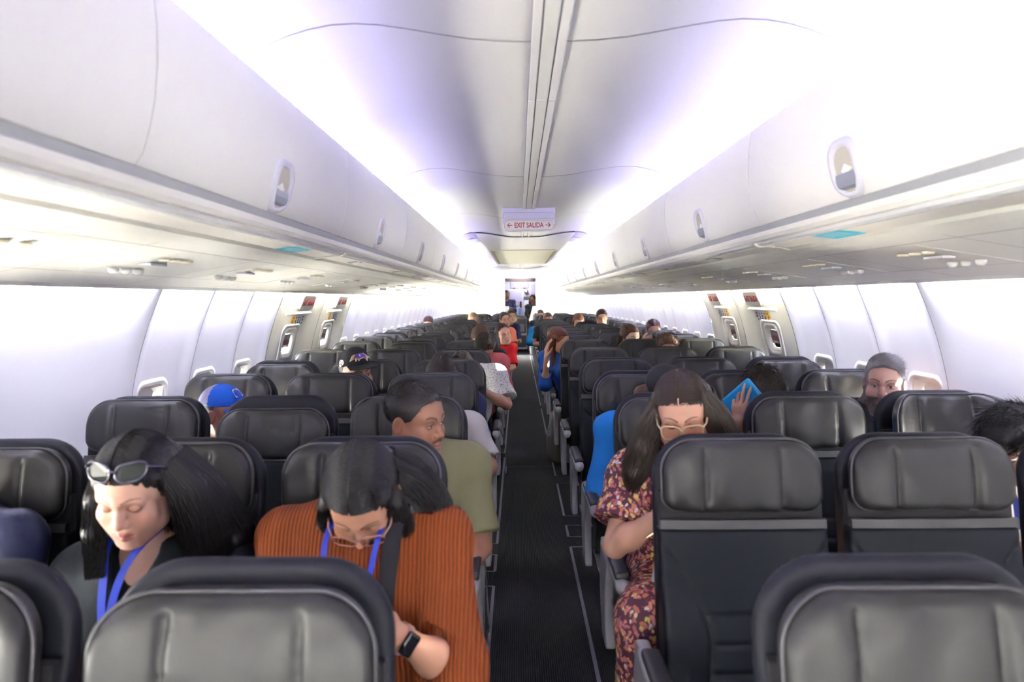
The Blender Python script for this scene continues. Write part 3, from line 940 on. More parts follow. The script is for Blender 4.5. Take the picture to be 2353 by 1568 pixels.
def backrest_mesh():
    s = SDF((-.24, -.22, .38), (.24, .08, .925), .006)
    def f(X, Y, Z):
        y = Y - ytilt(Z); ax_ = np.abs(X)
        d2 = rbox2(X, Z, .442, .50, .006, .03, .658)
        xs = .095 + .115 * np.clip((Z - .62) / .24, 0, 1) ** 1.6 + .02 * np.clip((.62 - Z) / .2, 0, 1)     # seam between centre panel and bolster
        bol = .030 * np.clip((ax_ - xs) / .06, 0, 1) * np.clip((.88 - Z) / .2, 0, 1)
        groove = .008 * np.exp(-((ax_ - xs) / .006) ** 2) * np.clip((.885 - Z) / .03, 0, 1)
        inside = np.clip((xs - ax_) / .012, 0, 1)
        for zg in (.690, .618, .546, .474): groove = groove + .006 * np.exp(-((Z - zg) / .005) ** 2) * inside
        front = -.018 - bol + groove - .012 * np.exp(-((Z - .60) / .12) ** 2) * (ax_ < 1)
        c = (front + .045) / 2; hy = (.045 - front) / 2
        return extr(d2, np.abs(y - c) - hy, .012)
    s.func(f)
    return sdf_mesh('backrest', s, M_BACK, 1)

def cushion_mesh():
    s = SDF((-.24, -.62, .30), (.24, -.02, .50), .010)
    def f(X, Y, Z):
        d2 = rbox2(X, Z, .44, .12, .035, .03, .410 )
        top = .010 * np.exp(-(X / .12) ** 2)
        y = np.abs(Y + .32) - .255
        return extr(d2 + top * (Z > .43), y, .035)
    s.func(f)
    return sdf_mesh('seat_cushion', s, M_BACK, 1)

def armrest_meshes():
    """dark pad on top of a pale arm that curves down and back, in the seat's own frame; x about 0"""
    s = SDF((-.035, -.56, .60), (.035, .02, .68), .005)
    s.box((0, -.33, .640), (.0235, .165, .014), .010, k=0)
    pad = sdf_mesh('arm_pad', s, M_PAD, 1)
    s = SDF((-.035, -.60, .22), (.035, .06, .66), .0065)
    s.box((0, -.32, .618), (.0235, .19, .016), .012, k=.01)
    s.cap((0, -.495, .612), (0, -.505, .606), .0235, .022, k=.006)
    def f(X, Y, Z):   # tapering blade going down from the rear of the arm
        yc = -.16 + .06 * np.sin((Z - .25) / .37 * 3.0) ; w = .060 + .035 * np.clip((Z - .25) / .37, 0, 1)
        return np.maximum(np.maximum(np.abs(Y - yc) - w, np.abs(X) - .017), np.maximum(Z - .62, .26 - Z))
    s.func(f, k=.03)
    arm = sdf_mesh('armrest', s, M_ARM, 2)
    b = MB(); b.lathe([(.010, -.030), (.012, -.028), (.012, -.026), (.004, -.0255)], (0, -.50, .606), 12, 'Y')
    return arm, pad

def leg_mesh():
    b = MB()
    b.tube([(0, -.13, .0), (0, -.16, .20), (0, -.20, .33)], [.020, .016, .020], 8); b.tube([(0, -.50, .0), (0, -.46, .18), (0, -.42, .33)], [.018, .015, .018], 8)
    b.box(-.022, .022, -.54, -.08, 0.0, .012)
    return b.mesh('leg', True)

def frame_mesh():
    b = MB(); b.tube([(-.215, -.20, .335), (.215, -.20, .335)], .020, 10); b.tube([(-.215, -.44, .335), (.215, -.44, .335)], .020, 10)
    b.box(-.18, .18, -.46, -.18, .328, .345)
    return b.mesh('seat_frame', True)

HRS = [headrest_mesh('headrest', 0.10, 0.5, 1), headrest_mesh('headrest', 0.25, 1.0, 2), headrest_mesh('headrest', 0.75, 1.4, 3), headrest_mesh('headrest', 0.05, 1.2, 4)]
PIPES = [headrest_piping(w) for w in (0.10, 0.25, 0.75, 0.05)]
for p in PIPES: p.materials.append(M_PIPE)
SHELL = shell_mesh(); BACK = backrest_mesh(); CUSH = cushion_mesh(); ARM, PAD = armrest_meshes()
LEG = leg_mesh(); LEG.materials.append(M_METAL); FRM = frame_mesh(); FRM.materials.append(M_BLACK)
def band_mesh():
    V = []; n = 16
    F = []
    for i in range(n + 1):
        x = -.2165 + .433 * i / n
        for (z, y) in ((.9315, -.012), (.9315, -.021), (.909, -.024), (.909, -.012)): V.append((x, y + ytilt(z) + .004 * (x / .22) ** 2, z))
    for i in range(n):
        for k in range(4): F.append((i * 4 + k, i * 4 + (k + 1) % 4, (i + 1) * 4 + (k + 1) % 4, (i + 1) * 4 + k))
    F.append((0, 1, 2, 3)); F.append(tuple(n * 4 + k for k in (3, 2, 1, 0)))
    me = npmesh('trim_band', V, F, False); me.materials.append(M_STRAP); return me
BAND = band_mesh()
b = MB(); b.extrude([(-.215, .905), (.215, .905), (.215, 1.0), (-.215, 1.0)], 1, .0, .02)
GAP = b.mesh('headrest_gap'); 
for v in GAP.vertices: v.co.y += ytilt(v.co.z) + .004
GAP.materials.append(M_GAP)
# a closed lap belt lying on the cushion
b = MB()
for sx in (-1, 1):
    pts = [(sx * .20, -.13, .472), (sx * .12, -.20, .490), (sx * .04, -.25, .492), (0, -.25, .492)]
    for i in range(3):
        p, q = Vector(pts[i]), Vector(pts[i + 1]); w = Vector((0, .022, .004))
        b.add([p - w, p + w, q + w, q - w, p - w + Vector((0, 0, .003)), p + w + Vector((0, 0, .003)), q + w + Vector((0, 0, .003)), q - w + Vector((0, 0, .003))], [(0, 3, 2, 1), (4, 5, 6, 7), (0, 1, 5, 4), (1, 2, 6, 5), (2, 3, 7, 6), (3, 0, 4, 7)])
BELT = b.mesh('seat_belt'); BELT.materials.append(M_BLACK)
b = MB(); b.box(-.04, .04, -.278, -.222, .492, .510); BUCK = b.mesh('belt_buckle'); BUCK.materials.append(M_METAL)

def make_seat(variant, drop, arm_sides):
    root = empty('airline_seat')
    obj('seat_shell', SHELL, parent=root)
    h = obj('headrest', HRS[variant], parent=root, loc=(0, -drop * TILT, -drop)); obj('headrest_piping', PIPES[variant], parent=h)
    obj('headrest_gap', GAP, parent=root); obj('trim_band', BAND, parent=root); obj('backrest', BACK, parent=root)
    obj('seat_cushion', CUSH, parent=root); obj('seat_frame', FRM, parent=root)
    bl = obj('seat_belt', BELT, parent=root); obj('belt_buckle', BUCK, parent=bl)
    for sx in (-.13, .13): obj('leg', LEG, parent=root, loc=(sx, 0, 0))
    for sx in arm_sides:
        a = obj('armrest', ARM, parent=root, loc=(sx, 0, 0)); obj('arm_pad', PAD, parent=a)
    return root

ROWS = [1.01, 1.83, 2.60, 3.36, 4.13, 5.03, 6.03] + [6.82 + .762 * k for k in range(15)]
SX = {'aisle': 0.502, 'middle': 1.000, 'window': 1.497}
ORD = ['first', 'second', 'third', 'fourth', 'fifth', 'sixth', 'seventh', 'eighth', 'ninth', 'tenth', 'eleventh', 'twelfth', 'thirteenth', 'fourteenth', 'fifteenth', 'sixteenth', 'seventeenth',
       'eighteenth', 'nineteenth', 'twentieth', 'twenty-first', 'twenty-second']
# (bank, column, row) -> look: headrest variant, how far the headrest is pushed down
LOOK = {('L', 'aisle', 0): (1, .022), ('R', 'aisle', 0): (1, .022), ('L', 'middle', 2): (1, .04), ('R', 'window', 2): (2, 0), ('R', 'aisle', 4): (2, .006), ('L', 'window', 4): (1, .02), ('R', 'window', 4): (1, .02)}
SEATS = {}
def seat_label(bank, col, r):
    side = 'left-of-aisle' if bank == 'L' else 'right-of-aisle'
    hint = {0: 'blurred in the first row', 1: 'in the second row', 2: 'in the third row'}.get(r, 'in the %s row' % ORD[r])
    return 'charcoal leather %s seat with navy shell, %s bank, %s from the camera' % (col, side, hint.replace('blurred ', ''))
SKIP = {('L', 'window', 0), ('R', 'window', 0), ('R', 'middle', 0)}
vr = random.Random(3)
protos = {}
for r, y in enumerate(ROWS):
    for bank, sg in (('L', -1), ('R', 1)):
        for col in ('aisle', 'middle', 'window'):
            if (bank, col, r) in SKIP: continue
            v, drop = LOOK.get((bank, col, r), (vr.choice([0, 0, 1, 3]), vr.choice([0, 0, .004, .012])))
            x = sg * SX[col]
            arms = {'aisle': (-sg * .268, sg * .249), 'middle': (sg * .249,), 'window': (sg * .245,)}[col]
            key = (v, arms)
            if key not in protos:
                st = make_seat(v, drop, arms); protos[key] = st
            else:
                st = copy_tree(protos[key])
            for ch in st.children:
                if ch.name.startswith('headrest') and not ch.name.startswith('headrest_gap'): ch.location = (0, -drop * TILT, -drop)
            st.location = (x, y, 0)
            st.scale = (1, 1, {0: .957, 1: .985, 2: .995}.get(r, 1.0))
            tag(st, seat_label(bank, col, r), 'seat', 'rows of cabin seats')
            SEATS[(bank, col, r)] = st
# ================================================================== PEOPLE: the kit
def vnorm(v):
    v = np.asarray(v, float); return v / max(np.linalg.norm(v), 1e-9)

def headR(yaw, pitch, roll):
    return np.array((Matrix.Rotation(math.radians(yaw), 3, 'Z') @ Matrix.Rotation(math.radians(pitch), 3, 'X') @ Matrix.Rotation(math.radians(roll), 3, 'Y')))

def put_head(s, H, R, hs, look):
    T = lambda p: H + hs * (R @ np.array(p, float))
    E = lambda c, r, k, op='add': s.ell(T(c), np.array(r) * hs, R, k * hs, op)
    C = lambda pts, rr, k, op='add': s.chain([T(p) for p in pts], [r * hs for r in rr], k * hs, op)
    jw = look.get('jaw', 1.0); fem = look.get('fem', False)
    E((0, .018, .040), (.0765, .098, .082), .01)
    E((0, -.030, .038), (.064, .057, .062), .03)
    E((0, -.030, -.035), (.060 * jw, .060, .082), .03)
    for sx in (-1, 1): E((sx * .036, -.048, -.058), (.026, .026, .032), .03)
    for sx in (-1, 1):
        C([(sx * .056 * jw, .004, -.040), (sx * .050 * jw, -.014, -.078), (sx * .018, -.068, -.103)], [.018, .016, .013], .03)
        E((sx * .041, -.060, -.028), (.026, .022, .026), .02)
    E((0, -.078, -.101), (.021, .017, .016), .02)
    for sx in (-1, 1):
        C([(0, -.083, .020), (sx * .042, -.070, .025)], [.011, .011], .018)
        E((sx * .032, -.100, .003), (.021, .018, .014), .012, 'sub')
        E((sx * .032, -.0745, .003), (.0150, .0138, .0138), .004)
    C([(0, -.083, .012), (0, -.096, -.012), (0, -.107, -.030)], [.0075, .0092, .0112], .010)
    for sx in (-1, 1):
        E((sx * .0130, -.095, -.034), (.0085, .011, .0085), .006)
        E((sx * .0068, -.104, -.0435), (.0038, .0045, .0035), .003, 'sub')
    E((0, -.078, -.064), (.031, .018, .024), .02)
    C([(-.023, -.085, -.0665), (-.006, -.0968, -.0615), (.006, -.0968, -.0615), (.023, -.085, -.0665)], [.0034, .0055, .0055, .0034], .004)
    C([(-.019, -.087, -.0695), (0, -.0966, -.0745), (.019, -.087, -.0695)], [.0034, .0068, .0034], .004)
    C([(-.024, -.0905, -.0672), (0, -.1045, -.0680), (.024, -.0905, -.0672)], [.0020, .0024, .0020], .003, 'sub')
    for sx in (-1, 1):
        ER = R @ np.array(Euler((0.12, 0, sx * -.35)).to_matrix())
        s.ell(T((sx * .081, .014, -.006)), np.array((.0095, .019, .031)) * hs, ER, .008 * hs)
        s.ell(T((sx * .090, .009, -.003)), np.array((.008, .011, .020)) * hs, ER, .006 * hs, 'sub')
    if look.get('beard_len'):
        b = look['beard_len']
        E((0, -.074, -.112), (.038, .028 + b * .3, .024 + b), .02)
        for sx in (-1, 1): C([(sx * .062, -.004, -.045), (sx * .054, -.022, -.085), (sx * .02, -.07, -.112)], [.017, .019, .02], .02)

def face_colour(p, n, look):
    """own colours of the skin around the face; p in the head's own frame (metres at unit head scale)"""
    skin = np.array(look['skin']); m = len(p)
    C = np.tile(skin, (m, 1))
    x, y, z = p[:, 0], p[:, 1], p[:, 2]; ax_ = np.abs(x)
    front = np.clip((-.055 - y) / .02, 0, 1)
    def lay(mask, col, s=1.0):
        w = np.clip(mask, 0, 1)[:, None] * s
        C[:] = C * (1 - w) + np.array(col) * w
    red = skin * np.array((1.08, .72, .68))
    lay(np.exp(-((ax_ - .043) / .018) ** 2 - ((z + .030) / .018) ** 2) * front, red, .45)
    lay(np.exp(-(ax_ / .013) ** 2 - ((z + .032) / .012) ** 2) * np.clip((-.09 - y) / .01, 0, 1), red, .4)
    lay(np.exp(-((ax_ - .081) / .012) ** 2) * (np.abs(z) < .035) * (np.abs(y) < .035), red, .5)
    if look.get('beard'):
        bc = look['beard']
        mk = np.clip((-.040 - z - .35 * np.clip(.05 - ax_, 0, 1) * 0) / .012, 0, 1) * np.clip((y < .03) * 1.0, 0, 1)
        mouth = np.exp(-((x / .026) ** 4) - ((z + .068) / .011) ** 4)
        cheek = np.clip((z + .052) / .01, 0, 1) * np.clip((.036 - ax_) / .008, 0, 1) * (z > -.046)
        side = np.clip((ax_ - .050) / .008, 0, 1) * np.clip((.0 - z) / .02, 0, 1) * (y > -.055) * (y < .012)
        keep = np.clip(mk * (1 - cheek) + side, 0, 1) * (1 - mouth) * np.clip((-.125 < z) * 1.0, 0, 1)
        lay(keep, bc[0], look.get('beard_d', .9))
        grey = np.exp(-((z + .115) / .022) ** 2) * np.exp(-(x / .035) ** 2) * front
        if len(bc) > 1: lay(grey * keep, bc[1], .9)
    if look.get('moustache'):
        mk = np.exp(-((ax_ - .014) / .016) ** 4) * np.exp(-((z + .0535 + .1 * (ax_ - .01)) / .0062) ** 4) * np.clip((-.08 - y) / .006, 0, 1)
        lay(mk, look['moustache'], .75)
        lay(np.exp(-(x / .012) ** 4 - ((z + .090) / .008) ** 4) * front, look['moustache'], .25)
    lipm = np.exp(-((x / .0235) ** 6)) * np.exp(-(((z + .0675) / (.0125 * np.sqrt(np.clip(1 - (x / .0265) ** 2, .05, 1)))) ** 6)) * np.clip((-.080 - y) / .004, 0, 1)
    lay(lipm, look.get('lips', skin * np.array((.95, .55, .52))), .85)
    lay(np.exp(-((x / .023) ** 6)) * np.exp(-((z + .0676) / .0016) ** 2) * np.clip((-.080 - y) / .004, 0, 1), skin * .25, .75)
    br = look.get('brow', (.03, .02, .015))
    t = (ax_ - .012) / .040
    bz = .0245 + .0085 * np.sin(PI * np.clip(t, 0, 1) * .8)
    th = look.get('brow_th', .0036) * (1.15 - .7 * np.clip(t, 0, 1))
    lay(np.exp(-((z - bz) / th) ** 4) * ((t > -.03) & (t < 1.0)) * front, br, .85)
    ex = ax_ - .032
    lay(np.exp(-(ex / .021) ** 4 - ((z - .005) / .013) ** 4) * front, skin * np.array(look.get('lid', (.72, .60, .58))), .55)
    if look.get('eyes', 'down') == 'down':
        lz = .0025 - .0080 * (1 - np.clip(np.abs(ex) / .016, 0, 1) ** 2) + .001
        lay(np.exp(-((z - lz) / .0019) ** 2) * (np.abs(ex) < .0165) * front, (.012, .008, .007), .95)
    else:
        gz = look.get('gaze', 0.0)
        eo = .0058 * look.get('open', .85)
        al = ((ex / .0150) ** 2 + ((z - .002) / eo) ** 2) < 1
        lay(al * front, (.62, .58, .55), 1.0)
        ir = ((x - np.sign(x) * .032 - gz) ** 2 + (z - .0026) ** 2) < .0058 ** 2
        lay((al & ir) * front, look.get('iris', (.035, .018, .010)), 1.0)
        up = .002 + eo * np.sqrt(np.clip(1 - (ex / .0165) ** 2, 0, 1))
        lay(np.exp(-((z - up) / .0018) ** 2) * (np.abs(ex) < .0165) * front, (.012, .008, .007), .9)
        lo_ = .002 - eo * np.sqrt(np.clip(1 - (ex / .0165) ** 2, 0, 1))
        lay(np.exp(-((z - lo_) / .0011) ** 2) * (np.abs(ex) < .0165) * front, skin * .4, .5)
    if look.get('buzz') is not None:      # close-cropped sides fade into the skin
        cr = np.clip((np.hypot(np.maximum(0, -y - .060) * 3, 0) < .001) * 1.0, 0, 1) * np.clip((z - (-.02)) / .03, 0, 1) * np.clip((ax_ > .055) | (y > .03), 0, 1)
        lay(cr, look['buzz'], .8)
    return C

def put_hand(s, W, d, n, thumb=1, curl=(20, 25, 15), spread=.10, sc=1.0, thumb_in=.3, curls=None):
    W = np.asarray(W, float); d = vnorm(d); n = np.asarray(n, float); n = vnorm(n - d * (n @ d)); t = np.cross(d, n) * thumb
    R = np.stack([t, n, d], 1)
    s.cap(W - d * .03 * sc, W + d * .02 * sc, .0235 * sc, .026 * sc, k=.012)
    s.box(W + d * .050 * sc, np.array((.038, .0135, .046)) * sc, .013 * sc, R, k=.014)
    offs = (.0290, .0100, -.0095, -.0280); base = (.090, .094, .090, .081); fac = (1.0, 1.10, 1.02, .80)
    tips = []
    for i in range(4):
        cu = curls[i] if curls else curl
        p = W + t * offs[i] * sc + d * base[i] * sc + n * .001
        dirv = vnorm(d + t * spread * (1.2, .35, -.45, -1.3)[i])
        pts = [p - dirv * .018 * sc, p]; ang = 0
        for L, c in zip((.043, .027, .022), cu):
            ang += math.radians(c)
            v = dirv * math.cos(ang) + n * math.sin(ang)
            pts.append(pts[-1] + v * L * fac[i] * sc)
        s.chain(pts, [.0092 * sc, .0094 * sc, .0082 * sc, .0074 * sc, .0060 * sc], k=.0035)
        tips.append(pts[-1])
    p = W + d * .022 * sc + t * .026 * sc
    v1 = vnorm(t * .72 + d * .66 + n * thumb_in); v2 = vnorm(t * .45 + d * .85 + n * thumb_in); v3 = vnorm(t * .25 + d * .95 + n * thumb_in * 1.2)
    p1 = p + v1 * .040 * sc; p2 = p1 + v2 * .032 * sc; p3 = p2 + v3 * .025 * sc
    s.chain([p, p1, p2, p3], [.0135 * sc, .0112 * sc, .0098 * sc, .0072 * sc], k=.006)
    return tips

def strand_mesh(paths, r0, r1=None):
    """(n,m,3) paths -> three-sided tapering hairs"""
    n, m, _ = paths.shape
    r1 = r0 * .35 if r1 is None else r1
    d = np.gradient(paths, axis=1); d /= np.maximum(np.linalg.norm(d, axis=2, keepdims=True), 1e-9)
    ref = np.zeros_like(d); ref[..., 0] = 1.0; ref[np.abs(d[..., 0]) > .85] = (0, 1, 0)
    a = np.cross(d, ref); a /= np.maximum(np.linalg.norm(a, axis=2, keepdims=True), 1e-9); b = np.cross(d, a)
    rad = np.linspace(r0, r1, m)[None, :, None]
    V = np.stack([paths + rad * (a * math.cos(t) + b * math.sin(t)) for t in (0, 2 * PI / 3, 4 * PI / 3)], 2).reshape(-1, 3)
    i = np.arange(n)[:, None, None] * (m * 3); j = np.arange(m - 1)[None, :, None] * 3; k = np.arange(3)[None, None, :]
    A = i + j + k; B = i + j + (k + 1) % 3
    F = np.stack([A, B, B + 3, A + 3], -1).reshape(-1, 4)
    return V, F

def join(parts):
    V = []; F = []; n = 0
    for v, f in parts:
        if len(v) == 0: continue
        V.append(v); F.append(f + n); n += len(v)
    return np.concatenate(V), np.concatenate(F)

def hair_mat(name, col, rough=.42, spec=.30):
    if name in MATS: return MATS[name]
    m = mat(name, col, rough, spec=spec, var=.45, vscale=45)
    return m

SK_R = np.array((.0850, .1060, .0890)); SK_C = np.array((0, .020, .043))
def on_scalp(u):
    """point of the hair-covered skull ellipsoid in direction u (n,3)"""
    return SK_C + u / np.linalg.norm(u / SK_R, axis=-1, keepdims=True)

def build_hair(H, R, hs, hair, h, seed, org):
    """hair mesh: close shell plus individual locks; hair: dict(style, ...)"""
    g = np.random.default_rng(seed)
    st = hair['style']; near = hair.get('n', 0)
    T = lambda p: H + hs * (np.asarray(p, float) @ R.T)
    locks = hair.get('locks', [])
    allp = [T(SK_C + d * SK_R * 1.25) for d in np.array([(1, 0, 0), (-1, 0, 0), (0, 1, 0), (0, -1, 0), (0, 0, 1), (0, 0, -1), (.8, .8, .8), (-.8, -.8, -.8), (.8, -.8, .8), (-.8, .8, -.8)])]
    lk = []
    for L in locks:
        p0 = T(L['start']); pts = [p0]
        for o in L['off']: pts.append(pts[-1] + np.array(o, float) * hs)
        lk.append((np.array(pts), L['r'])); 
        for p, r in zip(pts, L['r']): allp += [p - r - .01, p + r + .01]
    allp = np.array(allp); lo, hi = allp.min(0) - .02, allp.max(0) + .02
    s = SDF(lo, hi, h)
    up = hair.get('thick', .0)
    s.ell(T(SK_C), (SK_R + up) * hs, R, 0)
    if st != 'long' and up > -.006: s.ell(T((0, -.030, .038)), np.array((.0695, .0625, .069)) * hs, R, .02 * hs)
    if hair.get('top'): s.ell(T((0, -.01, .085)), np.array((.066, .085, .050)) * hs, R, .02 * hs)
    # face opening and neck cut
    fl = hair.get('line', .062 if st == 'long' else .082)     # hairline height above the ear axis
    cutz = hair.get('nape', -.055); side_ = hair.get('side', .35 if st == 'long' else .05)
    jz = g.uniform(0, 6, 4)
    def open_face(X, Y, Z):
        P = np.stack([X - H[0], Y - H[1], Z - H[2]], -1) @ R / hs
        ze = P[..., 2] + side_ * np.maximum(np.abs(P[..., 0] - hair.get('part', 0) * .08 if hair.get('part') is not None else np.abs(P[..., 0])) - .012, 0) + .0012 * np.sin(P[..., 0] * 120 + jz[0])
        tp = hair.get('temple', .013 if st != 'long' else 0)
        yc = np.interp(ze, [-.12, cutz, -.030, 0, .028, .048, fl - .014, fl + .020, fl + .032], [.075, .050, hair.get('burn', .010), -.014 - tp, -.030 - tp, -.043 - tp, -.060 - tp * .5, -.106, -.2])
        return (P[..., 1] - yc) * hs
    s.func(open_face, .006 * hs, 'sub')
    def below(X, Y, Z):
        P = np.stack([X - H[0], Y - H[1], Z - H[2]], -1) @ R / hs
        return (P[..., 2] - cutz) * hs
    s.func(below, .008, 'sub')
    for pts, rr in lk: s.chain(pts, [r * .90 * (1 if i < len(rr) - 1 or not near else .55) for i, r in enumerate(rr)], k=.02)
    if lk and near > 4000:      # strand-like ridges running down the locks
        X, Y, Z = s.pts((slice(None),) * 3)
        s.d += (.0009 * np.sin(420 * X + 30 * Z + 6 * np.sin(25 * Z)) + .0009 * np.sin(380 * Y + 40 * Z)).astype(np.float32)
    if hair.get('part') is not None and hair.get('groove', True):      # groove of the parting
        px = hair['part']
        pp = on_scalp(np.array([(px, -math.cos(a), math.sin(a)) for a in np.linspace(.75, 1.7, 8)]) * SK_R) 
        s.chain([T(p * 1.0) for p in pp], [.0030] * 8, k=.004, op='sub')
    V, F = surface_net(s.d, s.ax); 
    if len(F): F = orient(V, F); V = relax(V, F, 1, .4)
    parts = [(V, F)]
    if near:
        r0 = hair.get('r', .0009)
        if st in ('short', 'curly'):
            ln = hair.get('len', .02)
            idx = g.integers(0, len(V), near); P = V[idx]
            L = (P - H) @ R / hs
            keep = (L[:, 2] > cutz + .004)
            P = P[keep]; L = L[keep]; n = len(P)
            nr = L - SK_C; nr /= np.linalg.norm(nr, axis=1, keepdims=True)
            flow = np.array(hair.get('flow', (0, -.6, .2)))
            fl_ = np.tile(flow, (n, 1)) + g.normal(0, .25 if st == 'short' else .55, (n, 3))
            tang = fl_ - nr * (fl_ * nr).sum(1, keepdims=True)
            lenk = ln * hs * (.6 + .8 * g.random((n, 1))) * (1 + hair.get('toplen', 0) * np.clip((L[:, 2:3] - .06) / .05, 0, 1))
            paths = []
            for k in range(5):
                t = k / 4
                bend = nr * hair.get('lift', .35) * t + tang * t * (.6 + .6 * t)
                if st == 'curly': bend = bend + hair.get('curl', .22) * np.stack([np.sin(6 * t + L[:, 0] * 90), np.cos(5 * t + L[:, 1] * 80), np.sin(5 * t + 1 + L[:, 2] * 70)], 1) * t
                paths.append(P + (bend * lenk) @ R.T - (nr * .001) @ R.T)
            parts.append(strand_mesh(np.stack(paths, 1), r0))
        else:
            # combed from the parting to each side, lying on the skull, then joining the locks
            px = hair.get('part', 0) or 0
            n1 = near // 2
            a = g.uniform(.30, 2.6, n1); sd = np.where(g.random(n1) < .5, -1, 1)
            u0 = np.stack([px + sd * (.02 + .30 * g.random(n1) ** 2), -np.cos(a), np.sin(a)], 1)
            a2 = np.clip(a + g.normal(.25, .2, n1), .9, 2.9)
            u1 = np.stack([sd * 1.0, -np.cos(a2) * .55 + .15, np.sin(a2) * .1 - .25 + 0 * a], 1)
            paths = []
            for k in range(9):
                t = k / 8
                u = u0 * (1 - t) + u1 * t + np.stack([sd * .9 * t * (1 - t) * 2, 0 * a, .35 * t * (1 - t) * np.ones(n1)], 1)
                p = on_scalp(u * SK_R) * 1.0
                p = SK_C + (p - SK_C) * (1 + up * 10 + .012 + g.normal(0, .004, (n1, 1)))
                paths.append(T(p))
            parts.append(strand_mesh(np.stack(paths, 1), r0, r0 * .7))
            n2 = near - n1
            if lk:
                wts = np.array([sum(l[1]) * len(l[0]) for l in lk]); wts = wts / wts.sum()
                for (pts, rr), w in zip(lk, wts):
                    k = int(n2 * w)
                    if k < 3: continue
                    ang = g.uniform(0, 2 * PI, k); q = g.uniform(.80, 1.10, k); ph = g.uniform(0, 6.3, k)
                    m = 12; ts = np.linspace(0, 1, m) * (len(pts) - 1)
                    pts = np.concatenate([pts, [pts[-1] + (pts[-1] - pts[-2]) * .45]]); rr = tuple(rr) + (rr[-1] * .8,)
                    ts = np.linspace(0, 1, m) * (len(pts) - 1)
                    C = np.stack([np.interp(ts, range(len(pts)), pts[:, i]) for i in range(3)], 1)
                    rad = np.interp(ts, range(len(pts)), rr)
                    D = np.gradient(C, axis=0); D /= np.linalg.norm(D, axis=1, keepdims=True)
                    ex = np.array((1.0, 0, 0)); ea = np.cross(D, ex); ea /= np.maximum(np.linalg.norm(ea, axis=1, keepdims=True), 1e-6); eb = np.cross(D, ea)
                    wob = hair.get('wave', .006)
                    pth = np.stack([C[j] + rad[j] * q[:, None] * (np.cos(ang)[:, None] * ea[j] + np.sin(ang)[:, None] * eb[j]) + wob * np.stack([np.sin(j * .9 + ph), np.cos(j * .8 + ph * 1.3), 0 * ph], 1) * (j / m) for j in range(m)], 1)
                    parts.append(strand_mesh(pth, r0, r0 * .5))
    V, F = join(parts)
    return npmesh('hair', V - org, np.ascontiguousarray(F))

def torso(s, J, infl, fem, k=.045):
    SL, SR, N, P = J['SL'], J['SR'], J['N'], J['P']
    u = vnorm(N - P); r = vnorm(SR - SL); r = vnorm(r - u * (r @ u)); b = np.cross(u, r); R = np.stack([r, b, u], 1)
    L = np.linalg.norm(N - P); w = np.linalg.norm(SR - SL) / 2; bulk = J.get('bulk', 1.0)
    s.cap(SL, SR, .056 * bulk + infl, k=.03)
    for S in (SL, SR): s.cap(N + u * .0, S, .046 + infl, .050 * bulk + infl, k=k)
    C = P + u * L * .66
    s.ell(C - b * .01, (w * .92 + infl, .108 * bulk + infl, .165 + infl), R, k)
    s.ell(P + u * L * .34 - b * .012, (w * .82 * bulk + infl, .112 * bulk + infl, .16 + infl), R, k)
    s.ell(P, (w * .92 + infl, .125 + infl, .115 + infl), R, k)
    if fem:
        for sx in (-1, 1): s.ell(C + r * sx * .075 - b * .075 - u * .03, (.068 + infl, .060 + infl, .068 + infl), R, .03)
    return R

def cut_end(s, e, dd, w):
    ref = np.array((0, 0, 1.0)) if abs(dd[2]) < .8 else np.array((0, 1.0, 0)); u = vnorm(np.cross(ref, dd)); v = np.cross(dd, u)
    dl = .032 if w < .06 else .046
    s.box(e + dd * (.010 + dl), (w, w, dl), .001, np.stack([u, v, dd], 1), 0, 'sub')

